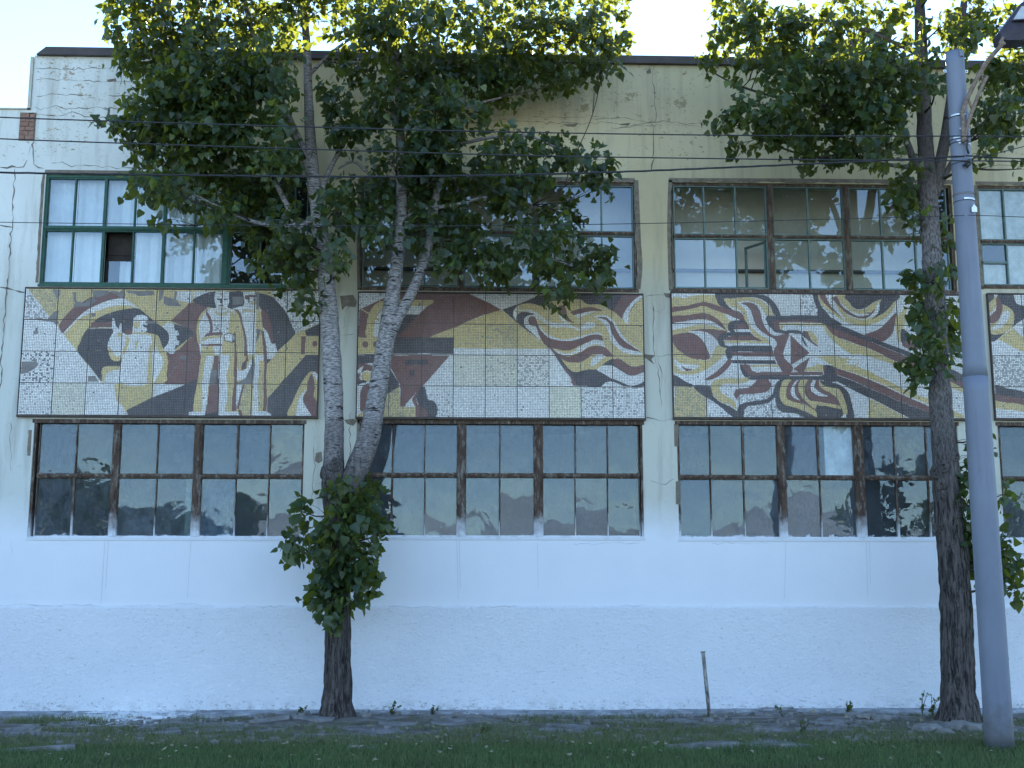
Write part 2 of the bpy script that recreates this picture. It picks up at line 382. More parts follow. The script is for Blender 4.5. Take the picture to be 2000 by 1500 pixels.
# ================================================================= ground sheets
def ground_h(x, y):
    h = 0.012 * noise.noise(Vector((x * 1.3, y * 1.3, 3))) + .02 * noise.noise(Vector((x * .35, y * .35, 9)))
    for mx, my, a, s in ((-2.35, -1.2, .09, .7), (7.0, -1.9, .06, .9), (5.2, -.9, .07, .9), (-.3, -1.0, .05, 1.2)):
        h += a * math.exp(-((x - mx) ** 2 + (y - my) ** 2) / (2 * s * s))
    return h * min(1, max(0, (8.5 + y) / 4)) if y > -8.5 else 0
def sheet(name, x0, x1, y0, y1, nx, ny, z, mat, hf=None):
    xs = np.linspace(x0, x1, nx + 1); ys = np.linspace(y0, y1, ny + 1)
    V = [(x, y, z + (hf(x, y) if hf else 0)) for y in ys for x in xs]
    Fq = [(j * (nx + 1) + i, j * (nx + 1) + i + 1, (j + 1) * (nx + 1) + i + 1, (j + 1) * (nx + 1) + i) for j in range(ny) for i in range(nx)]
    me = npmesh(name, V, Fq, mat); me.polygons.foreach_set("use_smooth", [True] * len(me.polygons))
    return tag(link(bpy.data.objects.new(name, me)), kind='structure')
sheet("lawn", -500, 500, -700, 300, 2, 2, -.045, M['lawn'])
sheet("lawn", -14, 17, -12, -3.7, 110, 40, -.008, M['lawn'], ground_h)
sheet("bare_soil", -14, 17, -4.6, .02, 150, 36, 0.0, M['soil'], lambda x, y: ground_h(x, y) - .03 * max(0, (-3.9 - y) / .7))
sheet("road", -300, 300, -36, -27, 1, 1, -.03, M['road'])
sheet("bounce_ground", -420, 420, -600, -36.2, 2, 2, -.035, M['bounce_yard'])  # unseen pale ground, added to throw sunlight back onto the facade

# ================================================================= the factory
Z_TOP = W(750, 118).z; Z_CAP = W(750, 105).z; Z_LOWTOP = W(20, 214).z
X_CORNER = W(64, 160).x; X_L, X_R = -11.5, 15.5
bld = thing("factory_building", (0, 0, 0), "long two-storey factory with flaking cream plaster above a whitewashed base and rows of timber windows", "building")

def rect(TL, TR, BL, BR):
    a, b, c, d = W(*TL), W(*TR), W(*BL), W(*BR)
    return ((a.x + c.x) / 2, (b.x + d.x) / 2, (c.z + d.z) / 2, (a.z + b.z) / 2)
WIN = [
 dict(k='up', lab="upper window with white net curtains and flaking green frame", r=rect((90,338),(610,347),(76,555),(606,562)), mid=446,
      secs=[(84,437,[141,201,260,319,379],'green'),(450,600,[509,574],'teal')], zs=446),
 dict(k='up', lab="upper window half hidden by the leaves of the forked poplar", r=rect((703,351),(1242,355),(701,566),(1246,565)), mid=455,
      secs=[(709,896,[768,830],'teal'),(906,1042,[976],'teal'),(1052,1238,[1113,1176],'teal')], zs=453),
 dict(k='up', lab="upper window with one casement swung inwards", r=rect((1309,356),(1862,361),(1309,570),(1866,568)), mid=455,
      secs=[(1317,1500,[1377,1439],'teal'),(1512,1650,[1581],'teal'),(1662,1854,[1724,1789],'teal')], zs=456),
 dict(k='up', lab="upper window lined with cream sheets beyond the lamp post", r=rect((1906,362),(2330,366),(1917,562),(2345,562)), mid=460,
      secs=[(1917,2095,[1967,2030],'teal'),(2107,2205,[2160],'teal'),(2215,2330,[2272],'teal')], zs=461),
 dict(k='low', lab="lower window reflecting dark trees", r=rect((66,819),(596,823),(54,1051),(588,1053)), mid=935,
      secs=[(70,216,[143],'wood'),(229,376,[303],'wood'),(391,590,[460,525],'wood')], zs=929),
 dict(k='low', lab="lower window behind the forked poplar trunk", r=rect((700,821),(1255,824),(700,1051),(1258,1051)), mid=935,
      secs=[(706,893,[765,829],'wood'),(909,1044,[977],'wood'),(1060,1250,[1124,1187],'wood')], zs=928),
 dict(k='low', lab="lower window with one pale screened pane", r=rect((1322,823),(1872,826),(1326,1053),(1880,1055)), mid=935,
      secs=[(1328,1522,[1389,1455],'wood'),(1536,1673,[1603],'wood'),(1690,1873,[1753,1815],'wood')], zs=930),
 dict(k='low', lab="lower window beyond the lamp post", r=rect((1950,826),(2370,828),(1960,1055),(2385,1056)), mid=935,
      secs=[(1960,2150,[2020,2085],'wood'),(2163,2300,[2230],'wood'),(2313,2376,[],'wood')], zs=931),
]
# wall sheet with openings
ops = [w['r'] for w in WIN]
def in_op(x, z): return any(a < x < b and c < z < d for a, b, c, d in ops)
xs = sorted({X_L, X_R, X_CORNER} | {v for o in ops for v in o[:2]}); zs = sorted({-.2, Z_PLINTH, Z_LOWTOP, Z_TOP} | {v for o in ops for v in o[2:]})
wb = MB()
for i in range(len(xs) - 1):
    for j in range(len(zs) - 1):
        cx, cz = (xs[i] + xs[i + 1]) / 2, (zs[j] + zs[j + 1]) / 2
        if in_op(cx, cz) or (cx < X_CORNER and cz > Z_LOWTOP): continue
        wb.quad((xs[i], 0, zs[j]), (xs[i + 1], 0, zs[j]), (xs[i + 1], 0, zs[j + 1]), (xs[i], 0, zs[j + 1]))
for a, b, c, d in ops:
    wb.quad((a, 0, c), (a, 0, d), (a, .25, d), (a, .25, c)); wb.quad((b, 0, c), (b, .25, c), (b, .25, d), (b, 0, d))
    wb.quad((a, 0, c), (a, .25, c), (b, .25, c), (b, 0, c)); wb.quad((a, 0, d), (b, 0, d), (b, .25, d), (a, .25, d))
wb.quad((X_CORNER, 0, Z_LOWTOP), (X_CORNER, 0, Z_TOP), (X_CORNER, 12, Z_TOP), (X_CORNER, 12, Z_LOWTOP))
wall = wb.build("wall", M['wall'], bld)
sb = MB(); sb.box(X_L, X_R, .26, 12, Z_LOWTOP - .12, Z_LOWTOP - .02); sb.box(X_CORNER + .02, X_R, .02, 12, Z_TOP - .25, Z_TOP - .02)
sb.box(X_L, X_R, 12, 12.3, -.2, Z_TOP); sb.box(X_L - .2, X_L, .26, 12, -.2, Z_LOWTOP); sb.box(X_R, X_R + .2, .26, 12, -.2, Z_TOP)
sb.build("roof", M['coping'], bld)
# whitewashed base standing a little proud, its upper edge worn and sloping
nx, nz = 1180, 118; gx = np.linspace(X_L, X_R, nx + 1); V = []
for j in range(nz + 1):
    fz = j / nz
    for x in gx:
        x = float(x); e = .012 * noise.noise(Vector((x * 2.3, 1, 0))) + .007 * noise.noise(Vector((x * 9, 4, 0)))
        z = -.2 + (Z_PLINTH - .02 + e + .2) * fz
        p = Vector((x, z, 0)); n2 = noise.noise(p * 6.5 + Vector((0, 0, 3))); amp = .55 + .6 * noise.noise(p * .8)
        y = -.036 - .009 * max(0, n2 + .15) * amp - .008 * abs(noise.noise(p * 16)) * amp - .004 * noise.noise(p * 31) + .008 * noise.noise(p * 1.1)
        V.append((x, y, z))
for x in gx:
    x = float(x); e = .012 * noise.noise(Vector((x * 2.3, 1, 0))) + .007 * noise.noise(Vector((x * 9, 4, 0))); V.append((x, .004, Z_PLINTH + .02 + e))
me = npmesh("base_render", V, [(j * (nx + 1) + i, j * (nx + 1) + i + 1, (j + 1) * (nx + 1) + i + 1, (j + 1) * (nx + 1) + i) for j in range(nz + 1) for i in range(nx)], M['stucco'])
link(bpy.data.objects.new("base_render", me), bld)
# coping
cb = MB(); xl = W(86, 98).x
cb.add([(xl - .10, -.09, Z_TOP - .015), (X_R, -.09, Z_TOP - .015), (X_R, -.09, Z_CAP), (xl + .06, -.09, Z_CAP),
        (xl - .10, .5, Z_TOP - .015), (X_R, .5, Z_TOP - .015), (X_R, .5, Z_CAP + .05), (xl + .06, .5, Z_CAP + .05)],
       [(0, 1, 2, 3), (7, 6, 5, 4), (0, 4, 5, 1), (3, 2, 6, 7), (0, 3, 7, 4), (1, 5, 6, 2)])
cb.build("coping", M['coping'], bld)
fb = MB(); fb.box(X_CORNER - .055, X_CORNER - .004, -.03, .35, Z_LOWTOP, W(64, 112).z)
fb.build("corner_flashing", M['flashing'], bld)
eb = MB(); eb.box(X_L, X_CORNER - .002, -.03, .3, Z_LOWTOP, Z_LOWTOP + .022); eb.build("parapet_edge", M['flashing'], bld)
# brick patch where the plaster has fallen
bx0, bx1, bz0, bz1 = W(40, 250).x, W(67, 250).x, W(50, 273).z, W(50, 222).z
q = MB(); q.box(bx0 - .02, bx1 + .02, -.004, .0, bz0 - .02, bz1 + .02); q.build("bare_mortar", M['mortar'], bld)
rows = 6; hh = (bz1 - bz0) / rows; bi = 0
for r in range(rows):
    cut = bx0 + (bx1 - bx0) * (.62 if r % 2 else .38)
    for a, b in ((bx0, cut - .006), (cut + .006, bx1)):
        q = MB(); q.box(a + random.uniform(0, .006), b - random.uniform(0, .006), -.016 - random.random() * .008, -.004, bz0 + r * hh + .006, bz0 + (r + 1) * hh - .006)
        q.build("brick", M['brick'], bld)
# thin joints between the panels of the whitewashed zone
for (x0, y0, x1, y1) in ((205,1056,197,1180),(212,1056,206,1150),(373,1056,366,1168),(892,1054,895,1170),(897,1054,899,1150),(1050,1060,1051,1150),(1535,1058,1532,1170),(1692,1058,1695,1165),(1698,1058,1700,1140)):
    a, b = W(x0, y0), W(x1, y1); q = MB(); w_ = .0035
    q.add([(a.x - w_, -.003, a.z), (a.x + w_, -.003, a.z), (b.x + w_, -.003, b.z), (b.x - w_ * .5, -.003, b.z)], [(3, 2, 1, 0)]); q.v += [(v[0], .001, v[2]) for v in q.v]
    q.build("panel_joint", simple("joint_shade", (.60, .60, .61)) if 'joint' not in M else M['joint'], bld)
    if 'joint' not in M: M['joint'] = bpy.data.materials["joint_shade"]
# small painted-over box lids
for x, y in ((282, 1098), (849, 1097), (1103, 1097), (1487, 1097), (1742, 1099)):
    p = W(x, y); q = MB(); q.box(p.x - .055, p.x + .055, -.004, .0, p.z - .055, p.z + .055); q.build("box_lid", M['wall'], bld)

# cracks, opened plaster joints
CR_ = """5 30,330 27,370 24,440 20,480 16,540 10,600 5,680 0,760;8 0,328 14,327 31,325;5 27,327 45,325 53,313;8 0,441 12,441 26,443;7 0,560 16,560 28,568 48,573;6 65,276 64,300 67,320 85,331;
3 70,157 120,156 160,158 210,160 265,161;4 205,186 240,187 262,188;3 72,186 120,185 180,186;6 68,208 80,214 90,212;3 90,212 110,209 140,213 190,211 265,215;5 68,222 90,225 112,226;3 112,226 150,220 165,228 200,229 242,231;2 115,210 122,218 125,226;2 140,213 138,226;2 160,215 163,228;
3 100,318 150,322 210,326 290,330;3 70,135 120,134 170,134 210,133;2 188,186 194,196 190,205;2 238,195 243,205;2 55,305 58,290 64,283;
3 1000,235 1030,237 1060,239 1100,240 1140,241 1180,239 1215,242 1240,243 1277,240 1320,239 1350,240 1387,239;2 1150,232 1190,231 1230,233 1277,238;3 1195,250 1215,247 1250,246 1290,244;2 1040,228 1090,230 1150,229 1210,231;
3 1277,128 1275,150 1278,170 1277,190 1281,222 1278,240;4 1278,245 1277,262 1276,290 1272,310;7 1276,308 1275,322 1272,332;3 1297,337 1308,347 1309,356;2 1380,250 1350,245 1330,246;2 1210,255 1180,256;2 930,235 1000,235;2 1000,225 960,224;
4 652,590 660,612 654,640 660,680 662,705 668,735;3 690,590 680,600 672,640;2 611,832 612,860 615,900 612,930 609,985;3 686,806 684,840 683,893;2 655,578 690,582;3 664,655 690,653;
3 1274,590 1278,630 1276,660 1279,690 1284,730 1289,765 1292,795;2 1284,700 1292,730 1290,770;3 1262,578 1285,576 1306,578;3 1262,694 1290,696 1311,693;4 1256,819 1275,816 1290,822 1318,820;2 1270,600 1290,610 1300,600;2 1270,940 1290,944 1318,938;
2 10,830 20,823 22,870 20,920;2 24,1085 20,1050;2 1322,830 1330,836;2 612,858 625,852;2 616,945 630,945;2 1120,1062 1250,1060;2 1390,1062 1500,1060;2 300,1182 420,1180;3 0,1182 60,1181 110,1183 190,1182;2 240,1183 300,1182;2 470,1185 560,1183;2 760,1184 860,1186;2 930,1186 1010,1184;2 1180,1184 1260,1182"""
for ln in CR_.replace("\n", "").split(";"):
    w_, *ps = ln.split(); w_ = float(w_) * .0033
    P = [np.array(W(*map(float, p.split(",")))) for p in ps]
    Q = catmull(P, .07); L = []; U = []
    for i, p in enumerate(Q):
        t = Q[min(i + 1, len(Q) - 1)] - Q[max(i - 1, 0)]; nn = np.array((-t[2], 0, t[0])); nn = nn / (np.linalg.norm(nn) + 1e-9)
        p = p + nn * random.gauss(0, .012); a = w_ * random.uniform(.15, 1.15) * (.4 if i in (0, len(Q) - 1) else 1)
        L.append((p - nn * a * random.uniform(.4, 1))); U.append(p + nn * a * random.uniform(.4, 1))
    n = len(Q); q = MB()
    yy = -.0025 if (Q[0][2] > Z_PLINTH + .1) else -.048
    q.add([(v[0], yy, v[2]) for v in L] + [(v[0], yy, v[2]) for v in U], [(i, i + 1, n + i + 1, n + i) for i in range(n - 1)])
    q.build("crack", M['joint'] if Q[0][2] < Z_SILL else M['crack'], wall)

# bare mortar left round the frames: ragged strips
def ragged(pts, wid, jit=.5, mat='mortar', y=-.006):
    P = [np.array(W(*p)) for p in pts]; Q = catmull(P, .05); q = MB(); n = len(Q); L = []; U = []
    for i, p in enumerate(Q):
        t = Q[min(i + 1, n - 1)] - Q[max(i - 1, 0)]; nn = np.array((-t[2], 0, t[0])); nn /= (np.linalg.norm(nn) + 1e-9)
        f = wid * (1 + jit * noise.noise(Vector((p[0] * 5, p[2] * 5, wid * 40))) + jit * .6 * noise.noise(Vector((p[0] * 17, p[2] * 17, 3))))
        L.append(p - nn * f); U.append(p + nn * wid * .6)
    q.add([(v[0], y, v[2]) for v in L] + [(v[0], y, v[2]) for v in U] + [(v[0], .02, v[2]) for v in L] + [(v[0], .02, v[2]) for v in U],
          [(i, i + 1, n + i + 1, n + i) for i in range(n - 1)] + [(2 * n + i, 2 * n + i + 1, i + 1, i) for i in range(n - 1)] + [(n + i, n + i + 1, 3 * n + i + 1, 3 * n + i) for i in range(n - 1)])
    q.build("bare_mortar", M[mat], bld)
for pts, w_ in (([(88,334),(250,336),(440,341),(608,344)], .035), ([(86,340),(80,430),(73,552)], .028), ([(702,347),(900,347),(1100,349),(1240,351)], .045),
                ([(1243,352),(1246,420),(1248,470),(1251,520),(1247,565)], .055), ([(1309,567),(1307,500),(1306,430),(1308,352)], .04),
                ([(1306,351),(1400,351),(1600,352),(1870,355)], .045), ([(1905,357),(2100,359),(2300,361)], .04), ([(1916,565),(1910,480),(1903,362)], .05),
                ([(1868,360),(1876,470),(1876,566)], .04), ([(1323,985),(1323,940)], .045), ([(1320,872),(1319,828)], .04),
                ([(60,840),(57,890)], .03), ([(700,566),(699,470),(701,350)], .03), ([(698,900),(699,820)], .03)):
    ragged(pts, w_)
for pts in ([(664,578),(690,576),(697,590),(694,600),(675,598),(668,606)], [(1240,690),(1262,700),(1278,712),(1272,702),(1279,694),(1262,692)], [(40,224),(66,220),(68,228),(42,230)],
            [(672,820),(690,818),(698,822),(690,832),(678,828)], [(1296,572),(1310,574),(1310,582),(1300,580)], [(617,885),(628,882),(630,900),(622,905),(615,900)], [(1262,140),(1270,132),(1272,142),(1265,145)], [(208,156),(226,153),(228,159),(212,160)], [(235,196),(243,205),(239,210)], [(1100,243),(1130,241),(1122,248),(1108,247)], [(1212,242),(1232,240),(1226,246)]):
    q = MB(); q.prism([(W(*p).x, W(*p).z) for p in pts][::-1], -.004, .003); q.build("bare_mortar", M['mortar'], bld)

# ================================================================= windows
def bars(q, x0, x1, z0, z1, t, y0, y1, sides="LRTB"):
    if 'L' in sides: q.box(x0, x0 + t, y0, y1, z0, z1)
    if 'R' in sides: q.box(x1 - t, x1, y0, y1, z0, z1)
    if 'B' in sides: q.box(x0 + t, x1 - t, y0 + .002, y1 - .002, z0, z0 + t)
    if 'T' in sides: q.box(x0 + t, x1 - t, y0 + .002, y1 - .002, z1 - t, z1)
def wavy_sheet(x0, x1, z0, z1, y, amp, fr, ph):
    q = MB(); n = max(8, int((x1 - x0) * 40)); vs = []
    for i in range(n + 1):
        x = x0 + (x1 - x0) * i / n
        yy = y + amp * math.sin(x * fr + ph) + amp * .5 * math.sin(x * fr * 2.3 + ph * 2)
        vs += [(x, yy, z0), (x, yy + amp * .3, z1)]
    q.add(vs, [(2 * i, 2 * i + 2, 2 * i + 3, 2 * i + 1) for i in range(n)]); return q
for wi, w in enumerate(WIN):
    up = w['k'] == 'up'; X0, X1, Z0, Z1 = w['r']; wood = M['wood_up'] if up else M['wood']
    fm = MB(); t = .045 if up else .035
    bars(fm, X0, X1, Z0, Z1, t, .035, .16)
    if not up: fm.box(X0 - .03, X1 + .03, -.006, .03, Z1 - .05, Z1 + .012)
    fm.box(X0 - .015, X1 + .015, -.02 if up else -.012, .03, Z0 - .03, Z0 + .012)          # weathered sill board
    zs_ = W((1000), w['zs']).z if wi not in (0, 4) else W(300, w['zs']).z
    secX = []
    for (a, b, sp, st) in w['secs']:
        secX.append((W(a, w['mid']).x, W(b, w['mid']).x, [W(s, w['mid']).x for s in sp], st))
    green0 = wi == 0
    for i in range(len(secX) - 1):        # mullion posts
        a, b = secX[i][1], secX[i + 1][0]
        fm.box(a, b, .025, .15, Z0 + t, Z1 - t)
        if b - a > .06: fm.box(a + (b - a) * .30, b - (b - a) * .30, .012, .022, Z0 + t, Z1 - t)
    win = fm.build("window", M['green'] if wi == 0 else wood, bld, label=w['lab'])
    rm = MB(); th = .028
    for i, (a, b, sp, st) in enumerate(secX):   # transom rail of each section
        q = MB(); q.box(a, b, .03, .14, zs_ - th, zs_ + th); q.box(a, b, .012, .028, zs_ - .008, zs_ + .018)
        q.build("transom", M['green'] if st == 'green' else wood, win)
    for i, (a, b, sp, st) in enumerate(secX):
        ed = [a] + sp + [b]; bm = M['green'] if st == 'green' else M['teal'] if st == 'teal' else wood
        bt = .016 if up else .011
        for r, (z0, z1) in enumerate(((Z0 + t, zs_ - th), (zs_ + th, Z1 - t))):
            q = MB(); bars(q, a, b, z0, z1, bt * (1.3 if up else 1.1), .05, .12); q.build("sash_frame", bm, win)
            for s in sp:
                q = MB(); tk = bt * (1.5 if (green0 and st == 'green' and sp.index(s) in (1, 3)) else .8)
                if not up and random.random() < .25: tk *= 1.9
                dx = random.uniform(-.012, .012) if not up else 0
                q.box(s + dx - tk, s + dx + tk, .045, .115, z0 + bt * 1.2, z1 - bt * 1.2); q.build("glazing_bar", bm, win)
            for c in range(len(ed) - 1):
                if wi == 0 and i == 0 and r == 0 and c == 2: continue       # open light
                if wi == 2 and i == 0 and r == 0 and c == 2: continue       # casement swung inwards
                x0, x1 = ed[c] + bt * .6, ed[c + 1] - bt * .6
                q = MB(); cx, cz = (x0 + x1) / 2, (z0 + z1) / 2
                k = .0085 if not up else .004
                R = Matrix.Translation((cx, .085, cz)) @ Matrix.Rotation(random.gauss(0, k), 4, 'Z') @ Matrix.Rotation(random.gauss(0, k), 4, 'X')
                q.box(-(x1 - x0) / 2, (x1 - x0) / 2, -.002, .002, -(z1 - z0) / 2, (z1 - z0) / 2, R)
                q.build("pane", M['glass_up'] if up else M['glass_low'], win)
    # what hangs inside
    if wi == 0:
        a, b, sp, st = secX[0]; ed = [a] + sp + [b]
        for c in range(6):
            z0 = zs_ + .01 if c == 2 else Z0 + .03
            wavy_sheet(ed[c] + .004, ed[c + 1] - .004, z0, Z1 - .02, .24, .014, 23 + c * 3, c * 1.7).build("curtain", M['curtain'], win, True)
        x0, x1 = ed[2], ed[3]; zt = Z0 + (zs_ - Z0) * .50
        q = MB(); bars(q, x0 + .03, x1 - .03, Z0 + .05, zt, .022, .20, .23); q.build("inner_vent", M['dark_ply'], win)
        q = MB(); q.box(x0 + .055, x1 - .055, .213, .217, Z0 + .075, zt - .025); q.build("pane", M['glass_up'], win)
        q = MB(); q.box(x0 + .02, x1 - .02, .30, .33, zt + .1, zs_); q.box(x0 + .02, x1 - .02, .295, .33, zt + .02, zt + .09); q.build("inner_board", M['dark_ply'], win)
        wavy_sheet(x0 + .24, x1 - .05, Z0 + .03, zt, .3, .02, 30, 0).build("curtain", M['curtain'], win, True)
    if wi == 2:
        a, b, sp, st = secX[0]
        hinge = Matrix.Translation((b - .03, .13, 0)) @ Matrix.Rotation(math.radians(-58), 4, 'Z')
        q = MB(); wv = b - sp[1] - .04
        for bx in ((-wv, -wv + .035, Z0 + .06, zs_ - .05), (-.035, 0, Z0 + .06, zs_ - .05), (-wv, 0, Z0 + .06, Z0 + .095), (-wv, 0, zs_ - .085, zs_ - .05)):
            q.box(bx[0], bx[1], 0, .035, bx[2], bx[3], hinge)
        q.build("open_casement", M['teal'], win)
    if wi == 3:
        for i, (a, b, sp, st) in enumerate(secX):
            ed = [a] + sp + [b]
            for c in range(len(ed) - 1):
                for (z0, z1) in ((Z0 + t, zs_), (zs_, Z1 - t)):
                    if i == 0 and c == 0 and z0 < zs_ - .1:
                        zm = z0 + (z1 - z0) * .52
                        q = MB(); q.box(ed[0], ed[1], .05, .12, zm - .02, zm + .02); q.build("glazing_bar", M['teal'], win)
                        q = MB(); q.box(ed[0] + .01, ed[1] - .01, .10, .115, zm + .02, z1 - .03); q.build("dark_board", M['dark_ply'], win)
                        z1 = zm
                    q = MB(); q.box(ed[c] + .02, ed[c + 1] - .02, .115, .13, z0 + .01, z1 - .01); q.build("cream_lining", M['blind'], win)
    if wi == 4:
        a, b, sp, st = secX[2]
        wavy_sheet(a + .02, sp[0] - .06, Z0 + .03, zs_ - .05, .30, .02, 19, 1).build("blue_drape", M['drape'], win, True)
        a, b, sp, st = secX[1]
        q = MB(); q.box(b - .16, b - .05, .30, .33, Z0 + .02, zs_); q.build("inner_post", M['teal'], win)
    if wi == 6:
        a, b, sp, st = secX[1]
        q = MB(); q.box(W(1618, 935).x, b - .01, .16, .18, zs_ + .02, Z1 - .03); q.build("pale_screen", M['curtain'], win)
    if up and wi in (1, 2):
        q = MB(); q.box(X0 + .02, X1 - .02, .20, .42, Z0 - .02, Z0 + .115); q.build("inner_sill", M['dado'], win)
# rooms behind
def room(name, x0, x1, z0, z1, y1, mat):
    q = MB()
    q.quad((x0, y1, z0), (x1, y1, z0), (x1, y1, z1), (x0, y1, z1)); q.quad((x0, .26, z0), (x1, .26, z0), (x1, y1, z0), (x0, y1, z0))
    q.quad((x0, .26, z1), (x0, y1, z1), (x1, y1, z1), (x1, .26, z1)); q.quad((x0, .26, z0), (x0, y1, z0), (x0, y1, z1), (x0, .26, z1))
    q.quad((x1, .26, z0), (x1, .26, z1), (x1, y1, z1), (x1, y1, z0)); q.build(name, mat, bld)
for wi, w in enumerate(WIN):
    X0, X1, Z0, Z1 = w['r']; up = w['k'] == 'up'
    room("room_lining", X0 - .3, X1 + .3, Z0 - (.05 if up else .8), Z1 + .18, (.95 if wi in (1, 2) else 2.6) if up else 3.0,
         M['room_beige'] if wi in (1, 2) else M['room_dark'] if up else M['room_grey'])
for wi in (1, 2):      # a rail seen through the glass
    X0, X1, Z0, Z1 = WIN[wi]['r']; q = MB(); q.box(X0, X1, .82, .93, Z0 + .56, Z0 + .60); q.build("rail", M['room_dark'], bld)
# ================================================================= mosaics
def homog(uv, px):
    A = []
    for (u, v), (x, y) in zip(uv, px):
        A += [[u, v, 1, 0, 0, 0, -u * x, -v * x], [0, 0, 0, u, v, 1, -u * y, -v * y]]
    h = np.linalg.solve(np.array(A, float), np.array([c for p in px for c in p], float)); return np.append(h, 1).reshape(3, 3)
CROP = {1: (0, 540, 5.174), 2: (320, 540, 5.174), 3: (640, 540, 5.174), 4: (960, 540, 5.174), 5: (1280, 540, 5.172), 6: (1600, 540, 5.0)}
PAL = dict(W=(.84, .82, .77), Y=(.72, .55, .235), R=(.215, .088, .070), B=(.060, .050, .056), S=(.82, .80, .76), T=(.70, .54, .25), L=(.72, .67, .48))
